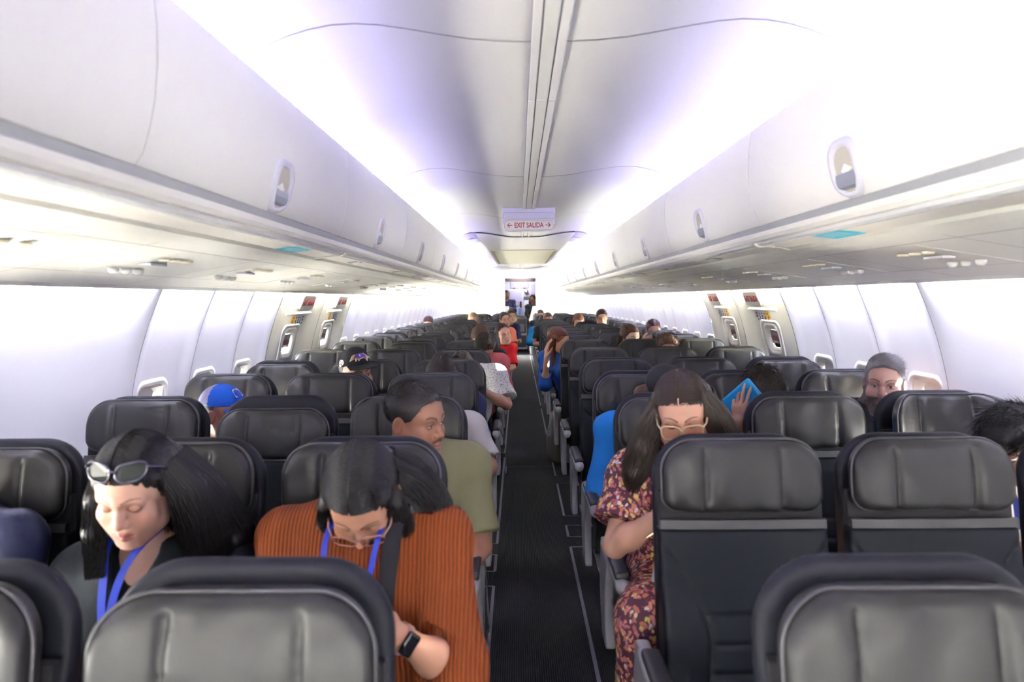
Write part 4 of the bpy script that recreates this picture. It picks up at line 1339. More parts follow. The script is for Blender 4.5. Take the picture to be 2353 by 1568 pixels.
def build_person(label, seat, head, rot, look, hair=None, top=None, legs=None, J=None, arms=None, hs=.97, h=.006, hh=.0045, fem=False, seed=1, cat='person', hands=True, neck_fwd=.0, group=None, extra_fine=()):
    """one seated or standing person; every coordinate in the cabin's frame"""
    org = np.array((seat[0], seat[1], 0.0)); H = np.array(head, float); R = headR(*rot)
    J = dict(J or {})
    sx_, sy_ = seat[0], seat[1]
    P = np.array(J.get('P', (H[0] * .45 + sx_ * .55, sy_ - .20, .575)), float)
    N = np.array(J.get('N', H + R @ np.array((0, .045, -.105)) * hs + np.array((0, .02, -.055))), float)
    sw = J.get('sw', .165 if fem else .185)
    tw = math.radians(J.get('twist', rot[0] * .35)); sdir = np.array((math.cos(tw), math.sin(tw), 0.0))
    SL = np.array(J.get('SL', N - sdir * sw + np.array((0, .01, -.050))), float); SR = np.array(J.get('SR', N + sdir * sw + np.array((0, .01, -.050))), float)
    J.update(P=P, N=N, SL=SL, SR=SR)
    A = {}
    for sd, S in (('L', SL), ('R', SR)):
        sg = -1 if sd == 'L' else 1
        a = dict((arms or {}).get(sd, {}))
        a['E'] = np.array(a.get('E', S + np.array((sg * .05, -.07, -.26))), float)
        a['W'] = np.array(a.get('W', np.array((P[0] + sg * .07, P[1] - .20, P[2] + .10))), float)
        A[sd] = a
    rt = .044 if fem else .050
    pts = [H - .16 * hs, H + .17 * hs, P - .16, P + .16, N - .1, N + .1, SL - .1, SR + .1]
    for a in A.values(): pts += [a['E'] - .07, a['E'] + .07, a['W'] - .13, a['W'] + .13]
    lg = []
    if legs:
        for sg in (-1, 1):
            hip = P + np.array((sg * .085, -.02, -.02)); kn = np.array(legs.get('KL' if sg < 0 else 'KR', P + np.array((sg * .12, -.40, .0))), float)
            an = np.array(legs.get('AL' if sg < 0 else 'AR', (kn[0], kn[1] + .02, .09)), float)
            lg.append((hip, kn, an)); pts += [kn - .09, kn + .09, an - .08, an + .08]
    pts = np.array(pts); lo, hi = pts.min(0) - .01, pts.max(0) + .01
    fine = [[], [], []]
    for i in range(3): fine[i].append((H[i] - .135 * hs, H[i] + .135 * hs, hh))
    for a in A.values():
        if a.get('hand'):
            d_ = vnorm(a.get('d', a['W'] - a['E'])); c = a['W'] + d_ * .09
            for i in range(3): fine[i].append((c[i] - .11, c[i] + .11, min(.0042, h)))
    s = SDF(lo, hi, h, fine)
    # ---- skin
    put_head(s, H, R, hs, look)
    nr = .047 if fem else .056
    s.cap(H + R @ np.array((0, .030, -.060)) * hs, N + np.array((0, 0, .0)), nr * hs, (nr + .008) * hs, k=.03)
    torso(s, J, -.010, fem)
    tips = {}
    for sd, a in A.items():
        S = SL if sd == 'L' else SR
        s.cap(S, a['E'], rt, rt * .84, k=.03); s.cap(a['E'], a['W'], rt * .84, rt * .54, k=.012)
        s.ell(a['E'] + vnorm(a['W'] - a['E']) * .07, np.array((rt * .86,) * 3), None, .03)
        if a.get('hand'):
            hd = a['hand']; d_ = a.get('d', a['W'] - a['E'])
            tips[sd] = put_hand(s, a['W'], d_, hd.get('n', (0, 0, -1)), hd.get('thumb', 1 if sd == 'R' else -1), hd.get('curl', (25, 30, 20)), hd.get('spread', .08), hd.get('sc', .95), hd.get('tin', .3), hd.get('curls'))
        elif hands: put_hand(s, a['W'], a['W'] - a['E'], (0, 0, -1), 1 if sd == 'R' else -1, (30, 35, 20), sc=.95)
    for hip, kn, an in lg:
        s.cap(hip, kn, .070, .052, k=.03); s.cap(kn, an, .050, .034, k=.02)
        s.cap(an, an + np.array((0, -.15, -.055)), .034, .028, k=.02)
    V, F = surface_net(s.d, s.ax); F = orient(V, F); V = relax(V, F, 1, .35)
    me = npmesh('person', V - org, np.ascontiguousarray(F))
    pl = (V - H) @ R / hs
    col = face_colour(pl, None, look)
    far = np.linalg.norm(pl, axis=1) > .17
    col[far] = np.array(look['skin']) * .97
    set_cols(me, col)
    me.materials.append(mat('skin', (.5, .3, .2), .48, spec=.35, vcol='Col', bump='noise', bscale=420, bstr=.05, sss=.12))
    o = bpy.data.objects.new('person', me); o.location = org; COL.objects.link(o)
    tag(o, label, cat, group)
    # ---- top
    if top:
        m = top['mat']; inf = top.get('infl', .008); fo = top.get('fold', .004)
        s = SDF(lo, hi, top.get('h', h), ((), (), ()))
        torso(s, J, inf, fem)
        sl = top.get('sleeve', .6)
        for sd, a in A.items():
            S = SL if sd == 'L' else SR
            slv = top.get('sleeve_' + sd, sl); fl = top.get('flare', .012)
            if slv <= 1:
                e = S + (a['E'] - S) * slv; s.cap(S, e, rt + inf + .004, rt * (1 - .14 * slv) + inf + fl, k=.03)
                dd = vnorm(a['E'] - S)
                # square cuff: cut the rounded end
                cut_end(s, e, dd, rt + inf + fl + .016)
            else:
                e = a['E'] + (a['W'] - a['E']) * (slv - 1)
                s.cap(S, a['E'], rt + inf + .004, rt * .86 + inf + fl, k=.03); s.cap(a['E'], e, rt * .86 + inf + fl, rt * .6 + inf + fl * .6, k=.02)
                dd = vnorm(a['W'] - a['E']); cut_end(s, e, dd, .056)
        if fo:
            g = np.random.default_rng(seed); ph = g.uniform(0, 6, 8)
            X, Y, Z = s.pts((slice(None),) * 3)
            s.d += (fo * (np.sin(31 * Z + 17 * X + ph[0]) * np.sin(23 * X - 19 * Y + ph[1]) + .7 * np.sin(47 * Z - 30 * Y + ph[2]) * np.sin(39 * X + ph[3]))).astype(np.float32)
        nk = top.get('neck', 'crew')
        Nd = N + np.array((0, -.005, .02))
        if nk == 'crew': s.cap(Nd + np.array((0, -.01, .0)), Nd + np.array((0, -.02, .10)), .062, .08, k=.01, op='sub')
        elif nk == 'vee':
            fwd = -np.array((-math.sin(tw), math.cos(tw), 0)); 
            s.cap(Nd, Nd + np.array((0, -.01, .10)), .066, .09, k=.01, op='sub')
            s.chain([Nd + fwd * .09, Nd + fwd * .15 + np.array((0, 0, -top.get('vdepth', .14)))], [.055, .008], k=.01, op='sub')
        elif nk == 'collar':
            s.cap(Nd, Nd + np.array((0, -.005, .045)), .068, .066, k=.012); s.cap(Nd + np.array((0, -.01, .0)), Nd + np.array((0, -.012, .10)), .056, .062, k=.004, op='sub')
            fwd = -np.array((-math.sin(tw), math.cos(tw), 0))
            s.chain([Nd + fwd * .06 + np.array((0, 0, .06)), Nd + fwd * .11 + np.array((0, 0, -.05))], [.03, .004], k=.006, op='sub')
        if top.get('skirt') and lg:
            for hip, kn, an in lg:
                s.cap(hip, kn, .098, .088, k=.07); s.cap(kn, kn + (an - kn) * top['skirt'], .088, .100, k=.05)
            s.cap((lg[0][0] + lg[1][0]) / 2, (lg[0][1] + lg[1][1]) / 2, .10, .085, k=.06)
            ze = min(l[1][2] + (l[2][2] - l[1][2]) * top['skirt'] for l in lg) - .02
            s.func(lambda X, Y, Z: Z - ze, .004, 'sub')
        elif not top.get('long'):
            s.func(lambda X, Y, Z: Z - (P[2] - .03), .01, 'sub')
        V, F = surface_net(s.d, s.ax); F = orient(V, F); V = relax(V, F, 2, .4)
        tm = npmesh(top.get('name', 'shirt'), V - org, np.ascontiguousarray(F)); tm.materials.append(m)
        obj(top.get('name', 'shirt'), tm, parent=o)
    if lg and legs.get('mat'):
        s = SDF(lo, hi, h)
        s.ell(P, (.170, .135, .105), None, .03)
        for hip, kn, an in lg:
            s.cap(hip, kn, .082, .066, k=.04); s.cap(kn, an + np.array((0, 0, .03)), .066, .056, k=.03)
        s.func(lambda X, Y, Z: -(Z - (P[2] + .05)), .01, 'sub')
        V, F = surface_net(s.d, s.ax); F = orient(V, F); V = relax(V, F, 1, .4)
        tm = npmesh('trousers', V - org, np.ascontiguousarray(F)); tm.materials.append(legs['mat']); obj('trousers', tm, parent=o)
    if hair:
        hm = build_hair(H, R, hs, hair, hair.get('h', .004), seed, org); hm.materials.append(hair['mat'])
        obj('hair', hm, parent=o)
    if look.get('beard_strands'):
        g = np.random.default_rng(seed + 5); bs = look['beard_strands']
        pv = (np.array([v.co[:] for v in me.vertices]) + org - H) @ R / hs
        lum = np.linalg.norm(col - np.array(look['skin']), axis=1)
        okm = np.nonzero((lum > .12) & (pv[:, 2] < -.045) & (pv[:, 2] > -.16) & (pv[:, 1] < .02))[0]
        if len(okm):
            ii = g.choice(okm, bs['n']); Q = pv[ii]; nn = Q - np.array((0, 0, -.05)); nn /= np.linalg.norm(nn, axis=1, keepdims=True)
            dirs = nn * .7 + np.array((0, -.1, -.8)) + g.normal(0, .25, Q.shape)
            pt = np.stack([Q + dirs * bs['len'] * t for t in (-.1, .5, 1.0)], 1)
            Vb, Fb = strand_mesh(H + hs * (pt @ R.T), .0006)
            bmh = npmesh('beard', Vb - org, np.ascontiguousarray(Fb)); bmh.materials.append(bs['mat']); obj('beard', bmh, parent=o)
    o['_H'] = 0; del o['_H']
    return dict(o=o, org=org, H=H, R=R, hs=hs, J=J, A=A, tips=tips)

def HP(p, q):
    """head-frame point of person p -> frame of its object"""
    return p['H'] + p['hs'] * (p['R'] @ np.array(q, float)) - p['org']

def add_glasses(p, m_frame, m_lens, w=.026, hgt=.021, z=-.002, y=-.108, r=.0016, slip=0, name='glasses'):
    b = MB(); ln = MB()
    for sx in (-1, 1):
        cx = sx * .0335
        P = [HP(p, (cx + x, y + .010 * (abs(cx + x) / .06) ** 2 + slip * 0, z - slip + zz)) for x, zz in rrect(w * 2, hgt * 2, hgt * .75, 5)]
        b.loop(P, r, 6)
        n0 = len(ln.v); ln.v += [tuple(q) for q in P]; ln.f.append(tuple(range(n0, n0 + len(P))))
        b.tube([HP(p, (sx * (.0335 + w), y + .011, z - slip + .010)), HP(p, (sx * .074, -.075, z - slip * .6 + .010)), HP(p, (sx * .083, .0, .008)), HP(p, (sx * .081, .03, -.012))], r * 1.1, 6)
    b.tube([HP(p, (-.0335 + w - .002, y + .001, z - slip + .006)), HP(p, (0, y - .002, z - slip + .008)), HP(p, (.0335 - w + .002, y + .001, z - slip + .006))], r, 6)
    o = b.obj(name, m_frame, p['o'], smooth=True); ln.obj('lens', m_lens, o); return o

def ribbon(pts, w, widthdir, t=.0012):
    b = MB(); V = []; F = []
    pts = [np.asarray(q, float) for q in pts]; wd = vnorm(widthdir)
    for i, q in enumerate(pts):
        d = vnorm(pts[min(i + 1, len(pts) - 1)] - pts[max(i - 1, 0)]); n = vnorm(np.cross(d, wd))
        for a, c in ((-w, -t), (w, -t), (w, t), (-w, t)): V.append(q + wd * a + n * c)
    for i in range(len(pts) - 1):
        for k in range(4): F.append((i * 4 + k, i * 4 + (k + 1) % 4, (i + 1) * 4 + (k + 1) % 4, (i + 1) * 4 + k))
    F.append((0, 1, 2, 3)); F.append(tuple((len(pts) - 1) * 4 + k for k in (3, 2, 1, 0)))
    return b.add(V, F)

def smooth_pts(pts, n=8):
    """Catmull-Rom through the points"""
    P = [np.asarray(p, float) for p in pts]; P = [2 * P[0] - P[1]] + P + [2 * P[-1] - P[-2]]; out = []
    for i in range(1, len(P) - 2):
        for k in range(n):
            t = k / n; a, b, c, d = P[i - 1], P[i], P[i + 1], P[i + 2]
            out.append(.5 * (2 * b + (c - a) * t + (2 * a - 5 * b + 4 * c - d) * t * t + (3 * b - a - 3 * c + d) * t ** 3))
    out.append(P[-2]); return out

def add_cap(p, m_crown, m_brim, m_under=None, back_mat=None, flat=False, name='cap', tilt=0.0, z0=.030, rr=(.0865, .108, .100), h=.004, band=None):
    H, R, hs, org = p['H'], p['R'], p['hs'], p['org']
    Rt = R @ np.array(Euler((tilt, 0, 0)).to_matrix())
    C = H + hs * (R @ np.array((0, .016, z0)))
    T = lambda q: C + hs * (Rt @ np.array(q, float))
    m = max(rr) * 1.15
    s = SDF(C - m, C + m, h)
    s.ell(C, np.array(rr) * hs, Rt, 0)
    if flat: s.ell(T((0, -.045, .062)), np.array((.062, .052, .040)) * hs, Rt, .03)
    s.ell(C - hs * Rt @ np.array((0, 0, .004)), (np.array(rr) - .004) * hs, Rt, 0, 'sub')
    def cut(X, Y, Z):
        P_ = np.stack([X - C[0], Y - C[1], Z - C[2]], -1) @ Rt / hs
        return (P_[..., 2] - .002) * hs
    s.func(cut, 0, 'sub')
    V, F = surface_net(s.d, s.ax); F = orient(V, F); V = relax(V, F, 1, .4)
    me = npmesh(name, V - org, np.ascontiguousarray(F)); me.materials.append(m_crown)
    if back_mat:
        me.materials.append(back_mat); Lc = (V - C) @ Rt / hs
        fc = Lc[F].mean(1); me.polygons.foreach_set('material_index', ((fc[:, 1] > .012)).astype(np.int32))
    o = obj(name, me, parent=p['o'])
    # brim: curved sheet with thickness
    n = 16; mm = 7; V = []; Fq = []
    for lay in (0, 1):
        for i in range(n + 1):
            a = -1.0 + 2.0 * i / n
            for j in range(mm):
                t = j / (mm - 1)
                ex = (.082 if flat else .072) * (math.cos(a * .80) ** .7)
                x = math.sin(a) * (rr[0] - .001 + ex * t * .20 + .010 * t); y = -math.cos(a) * (rr[1] - .001) * (1 - 0) - ex * t
                zz = .004 - .014 * t - (0.0 if flat else .24 * (x ** 2) / .08) - lay * .004
                V.append(T((x, y, zz)) - org)
    st = (n + 1) * mm
    for lay in (0, 1):
        for i in range(n):
            for j in range(mm - 1):
                q = (lay * st + i * mm + j, lay * st + (i + 1) * mm + j, lay * st + (i + 1) * mm + j + 1, lay * st + i * mm + j + 1)
                Fq.append(q if lay == 0 else q[::-1])
    rim = [i * mm + mm - 1 for i in range(n + 1)]
    for i in range(n): Fq.append((rim[i], rim[i + 1], st + rim[i + 1], st + rim[i]))
    br = npmesh('brim', V, Fq); br.materials.append(m_brim)
    if m_under:
        br.materials.append(m_under)
        for k, pg in enumerate(br.polygons):
            if n * (mm - 1) <= k < 2 * n * (mm - 1): pg.material_index = 1
    obj('brim', br, parent=o)
    b = MB(); q = T((0, 0, rr[2] + .001)) - org; b.lathe([(.001, .004), (.006, .003), (.007, 0), (.006, -.002)], q, 10); b.obj('button', m_brim, o, smooth=True)
    return o, T

def patch_on(T, org, rr, pts2, m, name, parent, lift=.0015, az=0.0, el=.5):
    """flat emblem polygon wrapped on a cap's dome: pts2 in metres around azimuth az (0 = front) and elevation el"""
    V = []
    for x, y in pts2:
        a = az + x / rr[0]; e = el + y / rr[2]
        V.append(T((math.sin(a) * math.cos(e) * (rr[0] + lift), -math.cos(a) * math.cos(e) * (rr[1] + lift), math.sin(e) * (rr[2] + lift))) - org)
    me = npmesh(name, V, [tuple(range(len(V)))], False); me.materials.append(m)
    bm = bmesh.new(); bm.from_mesh(me); bmesh.ops.triangulate(bm, faces=bm.faces); bm.to_mesh(me); bm.free()
    return obj(name, me, parent=parent)
# ================================================================== PEOPLE: the passengers
SK_LIGHT = (.58, .36, .27); SK_MED = (.45, .25, .165); SK_TAN = (.36, .185, .115); SK_DARK = (.16, .08, .05)
H_BLACK = hair_mat('black_hair', (.006, .005, .006)); H_DKBR = hair_mat('dark_brown_hair', (.020, .012, .008)); H_BROWN = hair_mat('brown_hair', (.075, .035, .018))
H_RED = hair_mat('auburn_hair', (.10, .03, .014)); H_BLOND = hair_mat('blond_hair', (.42, .28, .15)); H_GREY = hair_mat('grey_hair', (.15, .14, .15)); H_SALT = hair_mat('salt_and_pepper_hair', (.022, .018, .017))
H_BEARD = hair_mat('greying_beard', (.16, .13, .12))
def cloth(name, col, rough=.8, **k): return mat(name, col, rough, spec=.25, bump=k.pop('bump', 'noise'), bscale=k.pop('bscale', 320), bstr=k.pop('bstr', .15), **k)
C_BLKLEATHER = mat('black_leather_jacket', (.004, .0048, .006), .55, spec=.07, bump='noise', bscale=60, bstr=.25)
C_NAVYLEATHER = mat('navy_leather_jacket', (.010, .013, .038), .42, spec=.3, bump='noise', bscale=45, bstr=.3)
C_OLIVE = cloth('olive_cotton', (.150, .145, .075)); C_WHITE = cloth('white_cotton', (.74, .71, .64)); C_JEANS = cloth('blue_denim', (.060, .115, .19))
C_DKJEANS = cloth('dark_denim', (.010, .016, .03)); C_BLUE = cloth('bright_blue_knit', (.010, .16, .50)); C_NAVYBL = cloth('royal_blue_cotton', (.012, .06, .26)); C_BLACK = cloth('black_cotton', (.008, .008, .010))
C_RED = cloth('red_cotton', (.50, .010, .016)); C_CORAL = cloth('coral_cotton', (.72, .20, .12)); C_PINK = cloth('dusty_pink_cotton', (.38, .085, .10)); C_NAVY = cloth('navy_cotton', (.012, .014, .05)); C_SKY = cloth('sky_blue_knit', (.012, .24, .52))
C_LANYARD = mat('blue_lanyard', (.006, .026, .33), .45); C_LANYW = mat('lanyard_print', (.45, .65, .9), .5)
C_GREYBLUE = cloth('grey_blue_cotton', (.16, .18, .28))
def rib_knit():
    m = mat('rust_rib_knit', (.15, .032, .006), .85, spec=.2)
    N = m.node_tree.nodes; L = m.node_tree.links; b = N['Principled BSDF']; tc = N.new('ShaderNodeTexCoord')
    w = N.new('ShaderNodeTexWave'); w.bands_direction = 'X'; w.inputs['Scale'].default_value = 34; w.inputs['Distortion'].default_value = .8; w.inputs['Detail'].default_value = 1
    n = N.new('ShaderNodeTexNoise'); n.inputs['Scale'].default_value = 260
    L.new(tc.outputs['Object'], w.inputs['Vector']); L.new(tc.outputs['Object'], n.inputs['Vector'])
    a = N.new('ShaderNodeMath'); a.operation = 'MULTIPLY_ADD'; a.inputs[1].default_value = .35; L.new(n.outputs['Fac'], a.inputs[0]); L.new(w.outputs['Fac'], a.inputs[2])
    bp = N.new('ShaderNodeBump'); bp.inputs['Strength'].default_value = .7; bp.inputs['Distance'].default_value = .006; L.new(a.outputs[0], bp.inputs['Height']); L.new(bp.outputs[0], b.inputs['Normal'])
    cr = N.new('ShaderNodeValToRGB'); cr.color_ramp.elements[0].color = (.080, .016, .004, 1); cr.color_ramp.elements[1].color = (.175, .038, .007, 1); L.new(a.outputs[0], cr.inputs[0]); L.new(cr.outputs[0], b.inputs['Base Color'])
    return m
C_RUST = rib_knit()
def floral():
    m = mat('floral_print', (.05, .01, .03), .75, spec=.25); N = m.node_tree.nodes; L = m.node_tree.links; b = N['Principled BSDF']; tc = N.new('ShaderNodeTexCoord')
    base = (.045, .010, .022, 1); cur = None
    nz = N.new('ShaderNodeTexNoise'); nz.inputs['Scale'].default_value = 30; nz.inputs['Detail'].default_value = 2; L.new(tc.outputs['Object'], nz.inputs['Vector'])
    mx = N.new('ShaderNodeMixRGB'); mx.inputs[0].default_value = .035; L.new(tc.outputs['Object'], mx.inputs[1]); L.new(nz.outputs['Color'], mx.inputs[2])
    prev = None
    for sc, off, th, soft, cols in ((62, (0, 0, 0), .47, .03, ((.42, .14, .085), (.52, .22, .13), (.33, .10, .10), (.47, .17, .16))),
                              (44, (3.1, 1.7, .4), .30, .02, ((.58, .46, .12), (.62, .50, .16), (.05, .012, .025), (.55, .42, .10))),
                              (50, (7.7, 4.2, 2.4), .25, .02, ((.60, .58, .60), (.05, .012, .025), (.56, .50, .52), (.35, .16, .22)))):
        mp = N.new('ShaderNodeMapping'); mp.inputs['Location'].default_value = off; mp.inputs['Scale'].default_value = (1, 1, .8); L.new(mx.outputs[0], mp.inputs[0])
        v = N.new('ShaderNodeTexVoronoi'); v.inputs['Scale'].default_value = sc; L.new(mp.outputs[0], v.inputs['Vector'])
        rp = N.new('ShaderNodeValToRGB'); rp.color_ramp.interpolation = 'CONSTANT'
        while len(rp.color_ramp.elements) < 4: rp.color_ramp.elements.new(.5)
        for k, c in enumerate(cols): rp.color_ramp.elements[k].position = k * .25; rp.color_ramp.elements[k].color = (*c, 1)
        sp = N.new('ShaderNodeSeparateColor'); L.new(v.outputs['Color'], sp.inputs[0]); L.new(sp.outputs[0], rp.inputs[0])
        mr = N.new('ShaderNodeMapRange'); mr.inputs[1].default_value = th + soft; mr.inputs[2].default_value = th - soft; L.new(v.outputs['Distance'], mr.inputs[0])
        x = N.new('ShaderNodeMixRGB'); L.new(mr.outputs[0], x.inputs[0]); L.new(rp.outputs[0], x.inputs[2])
        if prev is None: x.inputs[1].default_value = base
        else: L.new(prev, x.inputs[1])
        prev = x.outputs[0]
    L.new(prev, b.inputs['Base Color'])
    return m
C_FLORAL = floral()
def speckle():
    m = mat('white_speckled_cotton', (.7, .68, .66), .8, spec=.2); N = m.node_tree.nodes; L = m.node_tree.links; b = N['Principled BSDF']; tc = N.new('ShaderNodeTexCoord')
    n = N.new('ShaderNodeTexNoise'); n.inputs['Scale'].default_value = 95; n.inputs['Detail'].default_value = 3; L.new(tc.outputs['Object'], n.inputs['Vector'])
    cr = N.new('ShaderNodeValToRGB'); cr.color_ramp.elements[0].position = .36; cr.color_ramp.elements[0].color = (.25, .23, .24, 1); cr.color_ramp.elements[1].position = .46; cr.color_ramp.elements[1].color = (.72, .70, .67, 1)
    L.new(n.outputs['Fac'], cr.inputs[0]); L.new(cr.outputs[0], b.inputs['Base Color']); return m
C_SPECK = speckle()
G_LENS = thin_glass('spectacle_lens', (.97, .95, .94)); G_PINK = mat('clear_pink_acetate', (.42, .22, .20), .15, spec=.6); G_GOLD = mat('pale_gold_acetate', (.55, .44, .26), .18, spec=.6)
G_DARK = mat('dark_sunglass_lens', (.012, .014, .013), .3, spec=.10); G_FRAME = mat('black_sunglass_frame', (.010, .009, .03), .2, spec=.6)

def seat_at(bank, col, r): return ((-1 if bank == 'L' else 1) * SX[col], ROWS[r])

PEOPLE = {}
# ---- woman with sunglasses pushed up into black hair (second row, middle seat)
p = build_person('woman in a black leather jacket and blue lanyard, sunglasses pushed up into long black hair', seat_at('L', 'middle', 1), (-.943, 1.53, 1.083), (4, 21, 2),
    dict(skin=(.60, .365, .275), eyes='down', brow=(.05, .028, .02), brow_th=.0028, lips=(.42, .13, .12), lid=(.66, .50, .46), fem=True, jaw=.97), fem=True, hs=.91, hh=.0022, h=.0075, seed=11,
    hair=dict(style='long', mat=H_BLACK, n=5200, r=.0010, h=.004, line=.072, side=.22, part=-.15, thick=.004, ear=.6, wave=.008, locks=[
        dict(start=(.070, .020, .060), off=[(.045, .02, -.07), (.025, .02, -.09), (.010, .015, -.10), (.0, .02, -.09)], r=(.030, .042, .052, .050, .030)),
        dict(start=(.050, .075, .030), off=[(.07, .03, -.10), (.05, .03, -.12), (.03, .02, -.08)], r=(.050, .062, .062, .030)),
        dict(start=(0, .09, .02), off=[(.02, .02, -.12), (.02, .0, -.12)], r=(.060, .060, .035)),
        dict(start=(-.076, .0, .040), off=[(-.014, .0, -.06), (-.002, -.008, -.08), (.012, -.02, -.07)], r=(.016, .022, .024, .016)),
        dict(start=(-.070, .04, .050), off=[(-.016, .02, -.08), (-.004, .0, -.09), (.006, .0, -.05)], r=(.024, .030, .028, .016))]),
    top=dict(mat=C_BLKLEATHER, name='jacket', sleeve=1.9, neck='vee', vdepth=.12, infl=.014, fold=.0045, h=.0075),
    J=dict(N=(-.948, 1.605, .925), SL=(-1.130, 1.625, .845), SR=(-.775, 1.63, .850), P=(-.97, 1.62, .56), bulk=1.05),
    arms=dict(L=dict(E=(-1.19, 1.53, .62), W=(-1.02, 1.33, .62)), R=dict(E=(-.74, 1.53, .62), W=(-.90, 1.33, .62))))
PEOPLE['sun'] = p
# sunglasses resting on the hair
b = MB(); ln = MB()
for sx in (-1, 1):
    P = [HP(p, (sx * .036 + x, -.083 + .35 * zz + .5 * (abs(sx * .036 + x) ** 2) / .08, .100 + zz * .75)) for x, zz in rrect(.060, .052, .022, 5)]
    b.loop(P, .0032, 6)
    n0 = len(ln.v); ln.v += [tuple(q) for q in P]; ln.f.append(tuple(range(n0, n0 + len(P))))
    b.tube([HP(p, (sx * .066, -.060, .108)), HP(p, (sx * .086, -.030, .085)), HP(p, (sx * .096, .03, .030))], .0032, 6)
b.tube([HP(p, (-.010, -.083, .104)), HP(p, (0, -.085, .108)), HP(p, (.010, -.083, .104))], .003, 6)
sg = b.obj('sunglasses', G_FRAME, p['o'], smooth=True); ln.obj('lens', G_DARK, sg)
# lanyard, two ribbons meeting on the chest
o_ = p['org']
lb = MB()
for dx in (-.052, .040):
    q = ribbon(smooth_pts([np.array((-.948 + dx * 1.1, 1.575, .985)) - o_, np.array((-.962 + dx * .8, 1.512, .955)) - o_, np.array((-.975 + dx * .42, 1.486, .900)) - o_, np.array((-.985 + dx * .2, 1.470, .820)) - o_, np.array((-.985, 1.462, .72)) - o_]), .0085, (1, .1, 0)); lb.add(q.v, q.f)
ly = lb.obj('lanyard', C_LANYARD, p['o'])
# ring pulls on the jacket front
b = MB()
for (x, z) in ((-1.075, .70), (-1.085, .64)): b.loop([np.array((x + .010 * math.cos(t), 1.475, z + .010 * math.sin(t))) - o_ for t in np.linspace(0, 2 * PI, 13)[:-1]], .003, 6)
b.obj('zip_ring', M_CHROME, p['o'], smooth=True)

# ---- passenger at the window beside her, only a shoulder in view
build_person('person in a navy leather jacket at the window seat, only one shoulder showing', seat_at('L', 'window', 1), (-1.475, 1.60, 1.12), (10, 10, 0),
    dict(skin=SK_MED), hh=.006, h=.009, seed=12, hair=dict(style='short', mat=H_DKBR, h=.006, n=900, r=.0013, len=.02),
    top=dict(mat=C_NAVYLEATHER, name='jacket', sleeve=1.9, infl=.016, fold=.006, h=.008), J=dict(P=(-1.48, 1.62, .56), N=(-1.48, 1.66, 1.0), SL=(-1.63, 1.66, .93), SR=(-1.305, 1.63, .915)))

# ---- woman in the rust sweater looking down (second row, aisle seat)
p = build_person('woman in a rust ribbed sweater and glasses, head bent down, wearing a black wristband', seat_at('L', 'aisle', 1), (-.440, 1.56, 1.050), (2, 45, -2),
    dict(skin=(.47, .255, .165), eyes='down', brow=(.02, .012, .01), lips=(.35, .12, .11), fem=True, jaw=.95), fem=True, hs=.93, hh=.0022, h=.007, seed=21,
    hair=dict(style='long', mat=H_BLACK, n=5200, r=.0010, h=.004, line=.072, part=-.10, groove=False, thick=.003, wave=.012, locks=[
        dict(start=(.074, .0, .050), off=[(.010, .012, -.045), (.006, .020, -.05), (.01, .02, -.04)], r=(.014, .022, .026, .02)),
        dict(start=(-.074, .0, .050), off=[(-.008, .012, -.045), (-.004, .020, -.05), (.0, .03, -.04)], r=(.012, .018, .022, .015)),
        dict(start=(.045, .085, .020), off=[(.045, .030, -.040), (.040, .02, -.06), (.03, .0, -.06), (.02, 0, -.05)], r=(.040, .054, .058, .050, .022)),
        dict(start=(0, .09, .0), off=[(.05, .02, -.05), (.05, .0, -.07), (.02, .0, -.06)], r=(.045, .050, .05, .03))]),
    top=dict(mat=C_RUST, name='sweater', sleeve=1.28, flare=.022, neck='crew', infl=.018, fold=.003, h=.006, long=False),
    J=dict(N=(-.447, 1.640, .985), SL=(-.630, 1.635, .925), SR=(-.275, 1.635, .925), P=(-.49, 1.63, .57), bulk=1.05),
    arms=dict(L=dict(E=(-.68, 1.52, .66), W=(-.52, 1.33, .76)), R=dict(E=(-.230, 1.475, .690), W=(-.345, 1.375, .825), hand=dict(n=(-1, .2, .3), curl=(28, 35, 20)))),
    legs=dict(mat=C_DKJEANS, KL=(-.60, 1.20, .56), KR=(-.36, 1.22, .56)))
add_glasses(p, G_PINK, G_LENS, w=.027, hgt=.020, z=-.012, y=-.112)
o_ = p['org']
lb = MB()
for x0, dx, sx in ((-.508, -.006, 1), (-.392, -.030, 1)):
    q = ribbon(smooth_pts([np.array((x0 + .02, 1.60, 1.035)) - o_, np.array((x0, 1.51, .985)) - o_, np.array((x0 + dx * .4, 1.478, .93)) - o_, np.array((x0 + dx, 1.470, .84)) - o_, np.array((x0 + dx * 1.6, 1.465, .74)) - o_]), .0062, (1, 0, 0)); lb.add(q.v, q.f)
lb.obj('lanyard', C_LANYARD, p['o'])
q = ribbon(smooth_pts([np.array((-.352, 1.62, 1.035)) - o_, np.array((-.360, 1.525, 1.0)) - o_, np.array((-.368, 1.488, .93)) - o_, np.array((-.380, 1.475, .83)) - o_, np.array((-.405, 1.470, .70)) - o_]), .019, (1, .1, 0), .002); q.obj('bag_strap', C_BLACK, p['o'])
